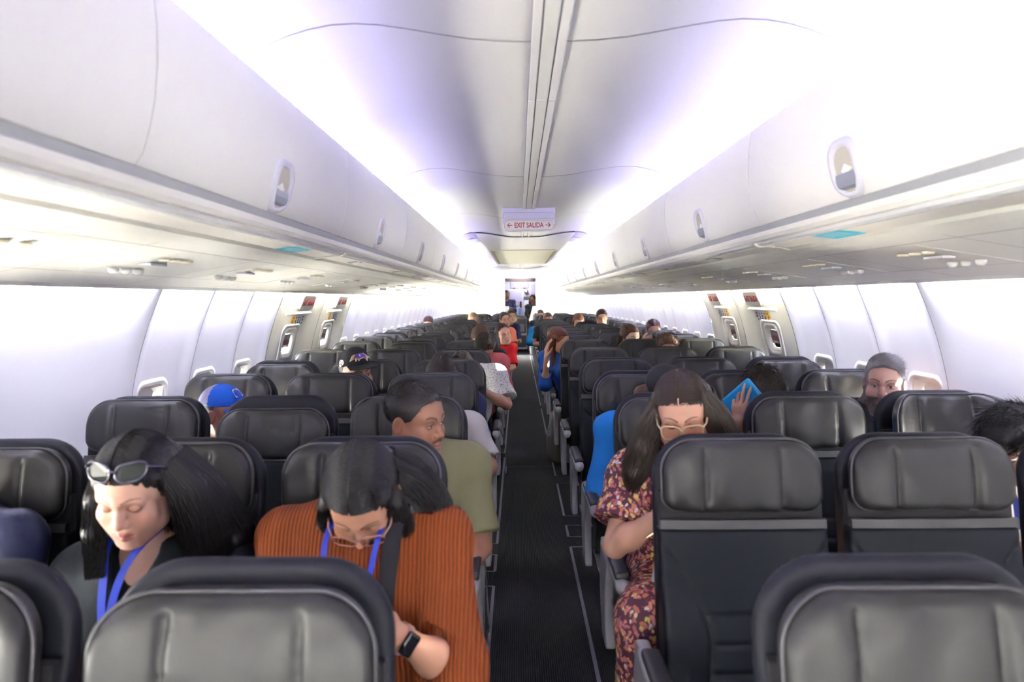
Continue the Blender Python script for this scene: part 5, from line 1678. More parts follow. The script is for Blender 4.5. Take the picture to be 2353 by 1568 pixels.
# wristband with a small screen
W_ = np.array((-.345, 1.375, .825)); E_ = np.array((-.230, 1.475, .690)); d_ = vnorm(E_ - W_)
c_ = W_ + d_ * .030; u_ = vnorm(np.cross(d_, (0, -1, .2))); v_ = np.cross(d_, u_)
b = MB(); V = []; F = []
for k in range(24):
    t = 2 * PI * k / 24
    for a_, r_ in ((-.009, .0285), (.009, .0285), (.009, .0315), (-.009, .0315)): V.append(c_ + d_ * a_ + (u_ * math.cos(t) + v_ * math.sin(t)) * r_ - o_)
for k in range(24):
    j = (k + 1) % 24
    for i in range(4): F.append((k * 4 + i, k * 4 + (i + 1) % 4, j * 4 + (i + 1) % 4, j * 4 + i))
b.add(V, F); wb = b.obj('wristband', mat('rose_band', (.30, .16, .13), .4), p['o'], smooth=True)
nrm = vnorm(np.array((.25, -1, .35)) - d_ * (np.array((.25, -1, .35)) @ d_)); t_ = np.cross(nrm, d_)
s_ = SDF(c_ - .04, c_ + .05, .003); s_.box(c_ + nrm * .032, (.017, .0055, .024), .005, np.stack([d_, nrm, t_], 1).tolist(), 0)
V, F = surface_net(s_.d, s_.ax); F = orient(V, F); me = npmesh('band_screen', V - o_, np.ascontiguousarray(F)); me.materials.append(mat('black_screen', (.006, .006, .008), .12)); obj('band_screen', me, parent=wb)

# ---- man in the olive shirt looking across the aisle (third row)
p = build_person('man in an olive short-sleeved shirt turning to look across the aisle, short greying black hair', seat_at('L', 'aisle', 2), (-.440, 2.40, 1.080), (60, 7, -3),
    dict(skin=(.335, .170, .105), eyes='open', open=.68, gaze=.003, brow=(.02, .012, .01), brow_th=.0054, lips=(.30, .12, .10), moustache=(.05, .03, .025), jaw=1.06, lid=(.7, .6, .58)), hs=1.02, hh=.0022, h=.0065, seed=31,
    hair=dict(style='short', mat=H_SALT, n=5200, r=.0008, len=.012, h=.0032, line=.087, temple=.010, burn=-.004, nape=-.05, flow=(0, -.8, .2), lift=.28, toplen=.7, thick=-.004),
    top=dict(mat=C_OLIVE, sleeve=.80, flare=.022, neck='collar', infl=.012, fold=.0035, h=.006),
    J=dict(N=(-.452, 2.455, .965), SL=(-.630, 2.47, .915), SR=(-.262, 2.450, .910), P=(-.49, 2.40, .57), bulk=1.12),
    arms=dict(L=dict(E=(-.66, 2.37, .66), W=(-.52, 2.16, .64)), R=dict(E=(-.222, 2.345, .650), W=(-.310, 2.16, .585), hand=dict(n=(-.6, .2, -.8), curl=(25, 30, 20)))),
    legs=dict(mat=C_JEANS, KL=(-.62, 1.99, .56), KR=(-.285, 1.97, .555), AR=(-.28, 1.98, .09)))
o_ = p['org']
b = MB(); cx, cz = -.345, .855
b.loop([np.array((cx + x, 2.318, cz + z)) - o_ for x, z in rrect(.036, .046, .010, 4)], .0016, 5); b.tube([np.array((cx - .006, 2.318, cz - .006)) - o_, np.array((cx + .004, 2.317, cz - .008)) - o_, np.array((cx + .006, 2.317, cz + .010)) - o_], .0015, 5)
b.obj('shirt_emblem', mat('dark_olive_thread', (.05, .05, .03), .7), p['o'], smooth=True)

# ---- man behind him in a white tee, an arm on the armrest
build_person('person in a white short-sleeved tee, bare forearm resting near the aisle armrest', seat_at('L', 'aisle', 3), (-.53, 3.12, .945), (0, 35, 0), dict(skin=(.40, .215, .14)), hh=.006, h=.008, seed=41,
    hair=dict(style='short', mat=H_DKBR, h=.006, n=900, r=.0013, len=.02), top=dict(mat=C_WHITE, sleeve=.80, flare=.018, infl=.012, h=.007, fold=.004), legs=dict(mat=C_DKJEANS, KR=(-.29, 2.80, .565)),
    J=dict(N=(-.50, 3.20, .955), SR=(-.315, 3.21, .905), SL=(-.68, 3.22, .90), P=(-.49, 3.16, .57), bulk=1.0), arms=dict(R=dict(E=(-.225, 3.14, .735), W=(-.350, 2.98, .665), hand=dict(n=(0, .2, -1)))))

# ---- boy in the bright blue cap
p = build_person('person in a bright blue trucker cap with a white label patch, seen between two headrests', seat_at('L', 'window', 3), (-1.385, 3.05, 1.005), (76, 6, -4), dict(skin=(.40, .20, .15), eyes='down'), hh=.003, h=.008, seed=51,
    hair=dict(style='short', mat=H_DKBR, h=.005, nape=-.06, thick=-.007), top=dict(mat=C_BLACK, sleeve=.7, h=.009), J=dict(P=(-1.47, 3.16, .57), twist=15))
C_CAPB = cloth('blue_cap_twill', (.015, .11, .62)); C_MESH = cloth('pale_cap_mesh', (.55, .52, .78), bump='voronoi', bscale=500, bstr=.4)
rr_ = (.0865, .108, .092)
cp, T = add_cap(p, C_CAPB, C_CAPB, cloth('teal_underbrim', (.01, .09, .17)), C_MESH, tilt=-.10, z0=.042, rr=rr_)
patch_on(T, p['org'], rr_, [(x * 1.08, y * 1.08) for x, y in rrect(.060, .046, .003, 2)], mat('patch_border', (.008, .008, .03), .6), 'patch_border', cp, .0016, .0, .62)
pt = patch_on(T, p['org'], rr_, rrect(.056, .042, .003, 2), mat('patch_white', (.74, .70, .74), .7), 'label_patch', cp, .0024, .0, .62)
M_PINKTXT = mat('pink_print', (.45, .12, .25), .6)
def word(T, org, text, size, m, par, x0, y0, az, el, lift=.0032, rr=rr_):
    cu = bpy.data.curves.new('w', 'FONT'); cu.body = text; cu.size = size; cu.align_x = 'CENTER'; cu.align_y = 'CENTER'
    t = bpy.data.objects.new('w', cu); COL.objects.link(t); bpy.context.view_layer.update(); me = bpy.data.meshes.new_from_object(t); bpy.data.objects.remove(t); bpy.data.curves.remove(cu)
    for v in me.vertices:
        a = az + (v.co.x + x0) / rr[0]; e = el + (v.co.y + y0) / rr[2]
        v.co = Vector(T((math.sin(a) * math.cos(e) * (rr[0] + lift), -math.cos(a) * math.cos(e) * (rr[1] + lift), math.sin(e) * (rr[2] + lift))) - org)
    me.materials.clear(); me.materials.append(m); return obj('lettering', me, parent=par)
word(T, p['org'], 'MAR', .015, M_PINKTXT, pt, 0, .012, 0, .62); word(T, p['org'], 'BAR', .009, M_PINKTXT, pt, 0, -.002, 0, .62); word(T, p['org'], 'BOS', .008, M_PINKTXT, pt, 0, -.013, 0, .62)

# ---- man in the black cap with the bird emblem
p = build_person('man in a black cap with a purple and gold winged emblem, peering over a headrest', seat_at('L', 'middle', 4), (-.992, 3.86, 1.088), (44, 3, -7), dict(skin=(.42, .225, .155), eyes='open', brow=(.012, .008, .007), brow_th=.0058), hh=.003, h=.008, seed=61,
    hair=dict(style='short', mat=H_BLACK, h=.005, thick=-.007), top=dict(mat=C_BLACK, sleeve=.7, h=.009), J=dict(P=(-1.0, 3.93, .57)))
C_CAPK = cloth('black_cap_twill', (.008, .008, .009)); rr6 = (.0885, .110, .088)
cp, T = add_cap(p, C_CAPK, C_CAPK, cloth('grey_underbrim', (.16, .15, .19)), None, True, tilt=-.08, z0=.056, rr=rr6)
wing = [(-.050, -.016), (-.040, .004), (-.026, .017), (-.008, .023), (.010, .020), (.024, .012), (.034, .002), (.046, -.010), (.052, -.020), (.040, -.012), (.030, -.014), (.024, -.024), (.018, -.012), (.008, -.008), (-.004, -.010), (-.014, -.018), (-.014, -.008), (-.026, -.018), (-.026, -.006)]
def scl(P, k, dx=0, dy=0): return [(x * k + dx, y * k + dy) for x, y in P]
azl = -.10
e1 = patch_on(T, p['org'], rr6, scl(wing, 1.2), mat('emblem_white', (.75, .72, .72), .6), 'emblem', cp, .017, azl, .50)
patch_on(T, p['org'], rr6, scl(wing, 1.04, .0, .001), mat('emblem_gold', (.50, .28, .04), .5), 'emblem_gold', e1, .0178, azl, .50)
patch_on(T, p['org'], rr6, scl(wing, .82, .002, .003), mat('emblem_purple', (.06, .02, .22), .5), 'emblem_wing', e1, .0186, azl, .50)
patch_on(T, p['org'], rr6, [(.022, -.001), (.034, -.004), (.044, -.012), (.034, -.010)], mat('emblem_white', (.75, .72, .72), .6), 'emblem_beak', e1, .0194, azl, .50)
word(T, p['org'], 'B', .020, mat('emblem_white', (.75, .72, .72), .6), e1, -.002, .006, azl, .50, .0196, rr6)
sp = patch_on(T, p['org'], rr6, [(-.016, .012), (-.008, .020), (.010, .018), (.018, .006), (.015, -.006), (.004, -.012), (-.004, -.020), (-.014, -.024), (-.016, -.010)], mat('emblem_white', (.75, .72, .72), .6), 'side_patch', cp, .0018, -1.38, .26)
for (x, y, c) in ((-.006, .010, 'emblem_wing_lilac'), (.008, .004, 'emblem_gold'), (-.010, -.006, 'emblem_gold'), (.001, -.006, 'emblem_purple')):
    mm_ = MATS.get(c) or mat(c, (.28, .18, .45), .5)
    patch_on(T, p['org'], rr6, [(x + .0045 * math.cos(t), y + .005 * math.sin(t)) for t in np.linspace(0, 6.28, 11)[:-1]], mm_, 'side_motif', sp, .0026, -1.38, .26)

# ---- woman with a centre parting, head bowed (fifth row aisle)
build_person('person with sleek black hair parted in the middle, crown showing behind the olive-shirted man', seat_at('L', 'aisle', 4), (-.514, 3.88, 1.045), (-3, 46, 0), dict(skin=SK_MED, eyes='down', fem=True), fem=True, hh=.004, h=.008, seed=71,
    hair=dict(style='long', mat=H_DKBR, n=1500, r=.0010, h=.004, part=0.0, line=.064, thick=.002, locks=[dict(start=(.07, .04, .0), off=[(.02, .03, -.10), (0, 0, -.1)], r=(.03, .03, .02)), dict(start=(-.07, .04, .0), off=[(-.02, .03, -.10), (0, 0, -.1)], r=(.03, .03, .02))]),
    top=dict(mat=C_NAVY, sleeve=1.8, h=.009), J=dict(P=(-.5, 3.93, .57)))

# ---- woman leaning an elbow into the aisle, speckled tee (sixth row)
build_person('person in a white speckled tee leaning a bare elbow out toward the aisle', seat_at('L', 'aisle', 5), (-.47, 4.82, 1.010), (10, 35, -4), dict(skin=(.50, .29, .20), fem=True), fem=True, hh=.005, h=.007, seed=81,
    hair=dict(style='short', mat=H_DKBR, h=.006, n=900, r=.0013, len=.02), top=dict(mat=C_SPECK, sleeve=.78, flare=.03, infl=.016, h=.006), J=dict(N=(-.41, 4.84, .995), SR=(-.235, 4.72, .985), SL=(-.60, 4.86, .94), P=(-.47, 4.82, .57)),
    arms=dict(R=dict(E=(-.165, 4.60, .800), W=(-.300, 4.46, .900), hand=dict(n=(-.8, .4, 0), curl=(40, 40, 20)))))

far_hair = lambda m, **k: dict(style='short', mat=m, h=.006, n=500, r=.0016, len=.02, **k)
def far_long(m, part=0.0, **k): return dict(style='long', mat=m, h=.006, n=1000, r=.0012, part=part, thick=.003, wave=.008, locks=[dict(start=(.07, .03, .02), off=[(.015, .02, -.10), (0, -.01, -.12)], r=(.028, .034, .02)), dict(start=(-.07, .03, .02), off=[(-.015, .02, -.10), (0, -.01, -.12)], r=(.028, .034, .02))], **k)
FL = dict(fem=True)
# ---- farther rows, left of the aisle
build_person('woman in a dusty pink tee, dark hair falling toward the aisle, behind the speckled tee', seat_at('L', 'aisle', 6), (-.360, 5.78, 1.085), (4, 44, -4), dict(skin=(.50, .29, .21), **FL), fem=True, seed=91, hh=.0045, h=.008, hair=far_long(H_DKBR, .2), top=dict(mat=C_PINK, sleeve=.8, h=.008), J=dict(SR=(-.225, 5.72, .985), N=(-.38, 5.83, 1.0)))
build_person('woman with chestnut hair swept from a side parting, forehead showing over a headrest', seat_at('L', 'aisle', 7), (-.440, 6.60, 1.120), (-6, 34, 0), dict(skin=(.58, .36, .27), **FL), fem=True, seed=92, hh=.0045, h=.008, hair=far_long(H_BROWN, -.35), top=dict(mat=C_BLACK, sleeve=1.6, h=.009), J=dict(P=(-.5, 6.64, .57)))
p = build_person('smiling woman in a red tee leaning out to look down the aisle', seat_at('L', 'aisle', 9), (-.252, 8.05, 1.092), (22, 4, -14), dict(skin=(.56, .32, .225), eyes='open', gaze=.003, lips=(.45, .12, .12), **FL), fem=True, seed=93, hh=.0035, h=.007,
    hair=dict(style='long', mat=H_DKBR, h=.005, n=700, r=.0015, part=.2, line=.060, locks=[dict(start=(-.06, .06, .03), off=[(-.02, .03, -.10)], r=(.04, .03))]), top=dict(mat=C_RED, sleeve=.85, flare=.02, h=.007), J=dict(N=(-.285, 8.12, .955), SR=(-.170, 8.09, .915), SL=(-.47, 8.14, .90), P=(-.46, 8.16, .57), bulk=1.1), arms=dict(R=dict(E=(-.150, 7.98, .715), W=(-.25, 7.80, .68))))
q = ribbon([np.array(v) - p['org'] for v in ((-.31, 8.01, .96), (-.295, 7.98, .87), (-.285, 7.97, .82))], .008, (1, 0, 0)); q.obj('lanyard', C_LANYW, p['o'])
b = MB(); b.box(-.035, .035, -.002, .002, -.05, .05); bd = b.obj('name_badge', mat('purple_badge', (.25, .04, .42), .4), p['o']); bd.location = Vector(np.array((-.272, 7.955, .76)) - p['org'])
build_person('man in a coral tee leaning into the aisle behind the woman in red', seat_at('L', 'aisle', 13), (-.295, 11.10, 1.170), (22, 2, -8), dict(skin=(.50, .28, .20), eyes='open'), seed=94, hh=.0045, h=.009, hair=dict(style='curly', mat=H_DKBR, h=.006, n=500, r=.0018, len=.025), top=dict(mat=C_CORAL, sleeve=.85, flare=.02, h=.009), J=dict(N=(-.31, 11.16, 1.02), SR=(-.19, 11.13, .97), SL=(-.48, 11.2, .95), P=(-.46, 11.2, .58)), arms=dict(R=dict(E=(-.155, 11.04, .77), W=(-.24, 10.90, .70))))
build_person('woman with curly dark hair in a navy tee, leaning out behind the coral tee', seat_at('L', 'aisle', 16), (-.198, 13.32, 1.160), (5, 0, -10), dict(skin=(.55, .33, .22), eyes='open', **FL), fem=True, seed=95, hh=.0045, h=.009, hair=dict(style='curly', mat=H_DKBR, h=.006, n=600, r=.002, len=.04), top=dict(mat=C_NAVY, sleeve=.8, h=.009), J=dict(N=(-.22, 13.38, 1.01), SR=(-.11, 13.35, .95), SL=(-.40, 13.4, .94), P=(-.44, 13.45, .58)))
p = build_person('person in a black cap with white interlocked letters, far down the cabin', seat_at('L', 'aisle', 14), (-.592, 11.87, 1.105), (5, 22, 0), dict(skin=SK_TAN), seed=96, hh=.006, h=.01, hair=far_hair(H_BLACK), top=dict(mat=C_BLACK, h=.01), J=dict(P=(-.5, 11.93, .58)))
cp, T = add_cap(p, C_CAPK, C_CAPK, None, None, False, h=.006, z0=.036); word(T, p['org'], 'L', .040, M_LABELW, cp, -.007, .006, 0, .88, .004); word(T, p['org'], 'A', .034, M_LABELW, cp, .008, -.006, 0, .88, .005)
build_person('person with straight blond hair, forehead just over a far middle headrest', seat_at('L', 'middle', 15), (-.900, 12.66, 1.135), (0, 14, 0), dict(skin=SK_LIGHT, **FL), fem=True, seed=97, hh=.006, h=.01, hair=far_long(H_BLOND), top=dict(mat=C_GREYBLUE, h=.01), J=dict(P=(-.98, 12.7, .58)))
build_person('person with dark auburn hair, crown showing at a window seat before the far panels', seat_at('L', 'window', 13), (-1.520, 11.13, 1.105), (0, 20, 0), dict(skin=SK_MED), seed=98, hh=.006, h=.01, hair=far_hair(hair_mat('plum_hair', (.035, .010, .018))), top=dict(mat=C_BLACK, h=.01), J=dict(P=(-1.46, 11.18, .58), N=(-1.475, 11.18, .98), sw=.15), arms=dict(L=dict(E=(-1.64, 11.1, .70))))

# ---- right of the aisle: woman in the floral dress
p = build_person('woman in a floral print dress and pale gold glasses, looking down, long dark hair', seat_at('R', 'aisle', 2), (.412, 2.10, 1.150), (-13, 22, -5), dict(skin=(.55, .315, .225), eyes='down', brow=(.03, .018, .014), lips=(.42, .13, .12), fem=True), fem=True, hs=.94, hh=.0022, h=.0065, seed=101,
    hair=dict(style='long', mat=H_DKBR, n=6000, r=.0010, h=.004, line=.082, side=.40, part=-.05, thick=.001, ear=.6, wave=.010, locks=[
        dict(start=(.066, .0, .065), off=[(.040, .0, -.06), (.035, .0, -.07), (.03, .0, -.06), (.01, 0, -.07)], r=(.024, .034, .040, .034, .02)),
        dict(start=(.06, .05, .04), off=[(.04, .03, -.09), (.04, .02, -.11), (.0, .0, -.06)], r=(.040, .048, .04, .02)),
        dict(start=(0, .09, .02), off=[(.0, .02, -.10), (0, .0, -.13)], r=(.055, .055, .035)),
        dict(start=(-.074, .01, .045), off=[(-.018, .0, -.06), (-.026, .0, -.09), (-.03, .0, -.09), (-.01, 0, -.05)], r=(.018, .030, .042, .036, .016)),
        dict(start=(-.06, .06, .02), off=[(-.03, .02, -.10), (-.02, .01, -.10)], r=(.035, .045, .03))]),
    top=dict(mat=C_FLORAL, name='dress', sleeve=.66, flare=.034, neck='vee', vdepth=.07, infl=.016, fold=.005, h=.0065, skirt=.42),
    J=dict(N=(.425, 2.185, .985), SL=(.280, 2.20, .935), SR=(.610, 2.20, .925), P=(.47, 2.33, .585), bulk=1.08),
    arms=dict(L=dict(E=(.208, 2.085, .745), W=(.335, 1.935, .895), hand=dict(n=(.7, .2, -.3), curl=(35, 40, 20))), R=dict(E=(.66, 2.10, .70), W=(.52, 1.95, .80))),
    legs=dict(KL=(.285, 1.95, .575), KR=(.52, 1.93, .57), AL=(.30, 1.99, .09), AR=(.52, 1.99, .09)))
add_glasses(p, G_GOLD, G_LENS, w=.030, hgt=.023, z=-.006, y=-.112, r=.0027)
# ---- person behind her: blue sleeve and dark headband
p = build_person('person in a bright blue long-sleeved top and black headwrap, behind the floral dress', seat_at('R', 'aisle', 3), (.555, 3.02, 1.070), (15, 25, 0), dict(skin=(.45, .26, .18), fem=True), fem=True, seed=111, hh=.005, h=.008,
    hair=dict(style='long', mat=H_BROWN, n=700, r=.0012, h=.005, locks=[dict(start=(-.07, .02, .03), off=[(-.035, .01, -.02), (-.01, .01, -.05)], r=(.022, .034, .02))]),
    top=dict(mat=C_BLUE, name='sweater', sleeve=1.85, infl=.012, h=.007), J=dict(N=(.50, 3.10, .97), SL=(.330, 3.11, .915), SR=(.68, 3.11, .91), P=(.50, 3.15, .57)), arms=dict(L=dict(E=(.272, 3.05, .64), W=(.38, 2.88, .62))))
s_ = SDF(p['H'] - .16, p['H'] + .17, .005); s_.ell(p['H'] + p['R'] @ np.array((0, .012, .048)), (.0885, .106, .092), p['R'], 0); Hd, Rd = p['H'], p['R']
s_.func(lambda X, Y, Z: .042 - (np.stack([X - Hd[0], Y - Hd[1], Z - Hd[2]], -1) @ Rd)[..., 2] * 1.0, .004, 'sub') if False else s_.func(lambda X, Y, Z: (np.stack([X - Hd[0], Y - Hd[1], Z - Hd[2]], -1) @ Rd)[..., 2] - .030, .004, 'sub')
V, F = surface_net(s_.d, s_.ax); F = orient(V, F); me = npmesh('headwrap', V - p['org'], np.ascontiguousarray(F)); me.materials.append(C_BLACK); obj('headwrap', me, parent=p['o'])
# ---- boy holding the blue tablet (fourth row, middle)
p = build_person('boy with thick dark brown hair holding a blue tablet up to his face', seat_at('R', 'middle', 3), (.952, 2.96, 1.070), (-52, 42, 8), dict(skin=(.47, .27, .185), eyes='down'), seed=121, hs=.93, hh=.004, h=.006,
    hair=dict(style='curly', mat=H_DKBR, n=4500, r=.0010, len=.026, h=.004, line=.05, nape=-.07, thick=.006, lift=.14, curl=.13, flow=(.3, -.6, -.1)),
    top=dict(mat=C_NAVYBL, sleeve=.6, h=.007), J=dict(P=(1.0, 3.14, .57), N=(.965, 3.05, .95), sw=.15), arms=dict(L=dict(E=(.815, 2.88, .74), W=(.812, 2.800, .985), d=(-.05, -.02, 1), hand=dict(n=(.55, .75, .1), thumb=-1, curls=((12, 10, 8), (14, 12, 8), (26, 45, 30), (40, 60, 30)), spread=.18, sc=.86, tin=-.05))))
tb = MB(); tb.add([], []) if False else None
s_ = SDF((-.13, -.03, -.10), (.13, .03, .10), .004); s_.box((0, 0, 0), (.115, .010, .080), .009, None, 0); s_.box((0, .008, 0), (.095, .010, .062), .006, None, .002, 'sub')
V, F = surface_net(s_.d, s_.ax); F = orient(V, F); V = relax(V, F, 1, .3); me = npmesh('tablet', V, np.ascontiguousarray(F)); me.materials.append(mat('blue_rubber_case', (.005, .26, .60), .45))
t_ = obj('tablet', me); t_.location = (.868, 2.815, 1.035); t_.rotation_euler = Euler((math.radians(8), math.radians(48), math.radians(-38)))
tag(t_, 'tablet in a bright blue rubber case held up by the boy', 'tablet')
b = MB(); b.box(-.093, .093, .002, .006, -.060, .060); b.obj('screen', mat('tablet_screen', (.01, .01, .012), .1), t_)
b = MB(); b.box(-.030, .030, -.0125, -.0095, -.040, -.036); b.box(-.030, -.026, -.0125, -.0095, -.040, .030); b.box(.026, .030, -.0125, -.0095, -.040, .030); b.obj('kickstand', mat('blue_rubber_dark', (.004, .17, .42), .5), t_)
# ---- bearded man at the window
p = build_person('man with cropped greying hair and a full grey-streaked beard, black jacket, looking at the camera', seat_at('R', 'window', 3), (1.545, 3.10, 1.106), (-31, 3, 1), dict(skin=(.55, .33, .26), eyes='open', brow=(.05, .035, .03), brow_th=.0040, beard=((.045, .032, .028), (.36, .33, .31)), beard_d=.88, beard_len=.012, buzz=(.16, .13, .12), jaw=1.03, lid=(.62, .46, .42),
    beard_strands=dict(n=1500, len=.010, mat=H_BEARD)), seed=131, hh=.0022, h=.0065,
    hair=dict(style='short', mat=H_GREY, n=4200, r=.0008, len=.014, h=.0035, line=.090, temple=.004, nape=-.01, flow=(.9, .45, .0), lift=.16, toplen=.6, thick=-.004, top=True, burn=.0),
    top=dict(mat=C_BLACK, name='jacket', sleeve=1.9, neck='vee', infl=.018, h=.007), J=dict(P=(1.48, 3.15, .57), N=(1.515, 3.15, .985), sw=.155, twist=-4), arms=dict(R=dict(E=(1.655, 3.08, .70), W=(1.56, 2.9, .68))))
lb = MB()
for dx in (-.05, .05):
    q = ribbon(smooth_pts([np.array((1.52 + dx, 3.10, 1.01)) - p['org'], np.array((1.53 + dx * .8, 3.035, .93)) - p['org'], np.array((1.53 + dx * .3, 3.015, .82)) - p['org']]), .009, (1, 0, 0)); lb.add(q.v, q.f)
lb.obj('lanyard', C_LANYARD, p['o'])
# ---- boy at the picture's edge (third row, window)
p = build_person('boy in a white tee with tousled black hair, bowing forward by the sunlit window', seat_at('R', 'window', 2), (1.435, 2.14, 1.030), (-62, 24, 4), dict(skin=(.58, .37, .28), eyes='down'), seed=141, hs=.93, hh=.003, h=.0065,
    hair=dict(style='curly', mat=H_BLACK, n=5000, r=.0010, len=.032, h=.004, line=.062, nape=-.05, thick=.006, lift=.08, curl=.08, flow=(-.3, -.8, -.2)),
    top=dict(mat=C_WHITE, sleeve=.7, h=.0065), J=dict(P=(1.49, 2.36, .57), N=(1.455, 2.22, .91), SL=(1.33, 2.20, .86), SR=(1.60, 2.24, .86)), arms=dict(L=dict(E=(1.30, 2.08, .70), W=(1.37, 1.93, .78), hand=dict(n=(0, 1, .3), curl=(35, 45, 25))), R=dict(E=(1.62, 2.08, .68), W=(1.50, 1.95, .72))))
q = ribbon(smooth_pts([np.array((1.41, 2.13, .96)) - p['org'], np.array((1.40, 2.07, .90)) - p['org'], np.array((1.405, 2.05, .80)) - p['org']]), .008, (1, 0, 0)); q.obj('lanyard', C_LANYARD, p['o'])

# ---- farther rows, right of the aisle
p = build_person('woman with highlighted brown hair holding a phone up beside her face', seat_at('R', 'middle', 7), (.978, 6.60, 1.120), (25, 8, 0), dict(skin=(.60, .40, .31), **FL), fem=True, seed=151, hh=.0045, h=.007,
    hair=far_long(H_BROWN, .1), top=dict(mat=C_BLACK, sleeve=1.6, h=.009), J=dict(P=(1.0, 6.64, .58)), arms=dict(R=dict(E=(1.20, 6.50, .84), W=(1.060, 6.42, 1.085), d=(.80, .1, .35), hand=dict(n=(0, .9, -.4), curl=(35, 30, 10), thumb=1))))
ph = MB(); ph.box(-.004, .004, -.035, .035, -.075, .075); po = ph.obj('phone', mat('black_phone', (.01, .01, .012), .2), bevel=.003); po.location = (1.168, 6.43, 1.105); po.rotation_euler = (0, 0.12, .3)
tag(po, 'black phone held upright by the woman with highlighted hair', 'phone'); b = MB(); b.box(.0042, .0050, -.031, .031, -.068, .068); b.obj('screen', mat('phone_glass', (.6, .62, .66), .1), po)
build_person('person with curly reddish-brown hair peeking over a middle headrest beside the phone-raising woman', seat_at('R', 'middle', 6), (1.165, 5.83, 1.065), (0, 15, 0), dict(skin=SK_MED), seed=152, hh=.006, h=.01, hair=dict(style='curly', mat=H_BROWN, h=.006, n=700, r=.0016, len=.028, thick=.004), top=dict(mat=C_BLACK, h=.01), J=dict(P=(1.02, 5.86, .58)))
build_person('person with plum-dark hair, crown over a window headrest beyond the phone', seat_at('R', 'window', 9), (1.49, 8.12, 1.118), (0, 15, 0), dict(skin=SK_MED), seed=153, hh=.006, h=.01, hair=far_hair(hair_mat('plum_hair', (.035, .010, .018))), top=dict(mat=C_BLACK, h=.01), J=dict(P=(1.48, 8.16, .58)))
build_person('woman in a royal blue sweater raising a hand beside auburn hair, leaning to the aisle', seat_at('R', 'aisle', 7), (.300, 6.62, 1.095), (75, 14, 4), dict(skin=(.45, .25, .165), **FL), fem=True, seed=154, hh=.0045, h=.007,
    hair=far_long(H_RED, 0.1), top=dict(mat=C_NAVYBL, name='sweater', sleeve=1.30, infl=.014, flare=.016, h=.007), J=dict(N=(.315, 6.68, .98), SL=(.180, 6.62, .935), SR=(.50, 6.70, .93), P=(.46, 6.66, .57)),
    arms=dict(L=dict(E=(.165, 6.50, .70), W=(.178, 6.40, .955), d=(.0, .05, 1), hand=dict(n=(.9, .3, 0), curl=(15, 20, 10), thumb=-1))))
build_person('person in a sky blue long-sleeved top, folded arm jutting into the aisle far back', seat_at('R', 'aisle', 16), (.40, 13.5, 1.05), (0, 10, 0), dict(skin=SK_LIGHT, **FL), fem=True, seed=155, hh=.006, h=.008, hair=far_hair(H_DKBR), top=dict(mat=C_SKY, name='sweater', sleeve=1.85, infl=.016, h=.008), J=dict(N=(.36, 13.54, .93), SL=(.20, 13.5, .88), SR=(.53, 13.54, .88), P=(.46, 13.5, .58)), arms=dict(L=dict(E=(.125, 13.36, .66), W=(.33, 13.24, .66))))
build_person('person with centre-parted light brown hair over a far middle headrest', seat_at('R', 'middle', 13), (.880, 11.12, 1.125), (0, 22, 0), dict(skin=SK_LIGHT, **FL), fem=True, seed=156, hh=.006, h=.01, hair=far_long(hair_mat('light_brown_hair', (.22, .11, .05))), top=dict(mat=C_BLACK, h=.01), J=dict(P=(.98, 11.17, .58)))
build_person('person with short dark hair over a far window headrest against the bright panels', seat_at('R', 'window', 12), (1.165, 10.40, 1.205), (0, 12, 0), dict(skin=SK_MED), seed=157, hh=.006, h=.01, hair=far_hair(H_DKBR), top=dict(mat=C_BLACK, h=.01), J=dict(P=(1.40, 10.45, .58)))
build_person('person whose dark hair barely tops an aisle headrest near the doorway', seat_at('R', 'aisle', 19), (.42, 15.72, 1.125), (0, 15, 0), dict(skin=SK_TAN), seed=158, hh=.006, h=.01, hair=far_hair(H_BLACK), top=dict(mat=C_BLACK, h=.01), J=dict(P=(.5, 15.76, .58)))
build_person('person whose brown hair barely tops an aisle headrest in the far rows', seat_at('R', 'aisle', 15), (.46, 12.68, 1.120), (0, 15, 0), dict(skin=SK_TAN), seed=159, hh=.006, h=.01, hair=far_hair(H_BROWN), top=dict(mat=C_BLACK, h=.01), J=dict(P=(.5, 12.7, .58)))

# ---- cabin crew standing in the galley doorway
def standing(P, dx): return dict(KL=(P[0] - .09, P[1], .50), KR=(P[0] + .09, P[1], .50), AL=(P[0] - .09, P[1] + .02, .09), AR=(P[0] + .09, P[1] + .02, .09))
P = (-.43, 19.45, .92)
build_person('crew member in a navy suit, arms folded, standing in the galley doorway', (-.43, 19.4), (-.395, 19.40, 1.61), (12, 4, 0), dict(skin=SK_DARK, eyes='open'), seed=171, hh=.006, h=.010, hair=far_hair(H_BLACK),
    top=dict(mat=C_NAVY, name='jacket', sleeve=1.75, neck='vee', h=.009), legs=dict(mat=C_NAVY, **standing(P, 0)), J=dict(P=P, N=(-.40, 19.43, 1.455)), arms=dict(L=dict(E=(-.60, 19.38, 1.20), W=(-.36, 19.22, 1.24)), R=dict(E=(-.18, 19.36, 1.19), W=(-.42, 19.20, 1.26))))
P = (.37, 19.5, .86)
build_person('crew member in a long black dress with dark auburn hair, standing in the galley doorway', (.37, 19.5), (.325, 19.45, 1.48), (-14, 4, 0), dict(skin=SK_DARK, eyes='open', **FL), fem=True, seed=172, hh=.006, h=.010, hair=far_long(hair_mat('dark_auburn_hair', (.035, .010, .008))),
    top=dict(mat=C_BLACK, name='dress', sleeve=1.9, h=.009, skirt=.3), legs=standing(P, 0), J=dict(P=P, N=(.34, 19.48, 1.32)), arms=dict(L=dict(E=(.16, 19.42, 1.08), W=(.24, 19.28, .95)), R=dict(E=(.52, 19.45, 1.06), W=(.45, 19.3, .95))))
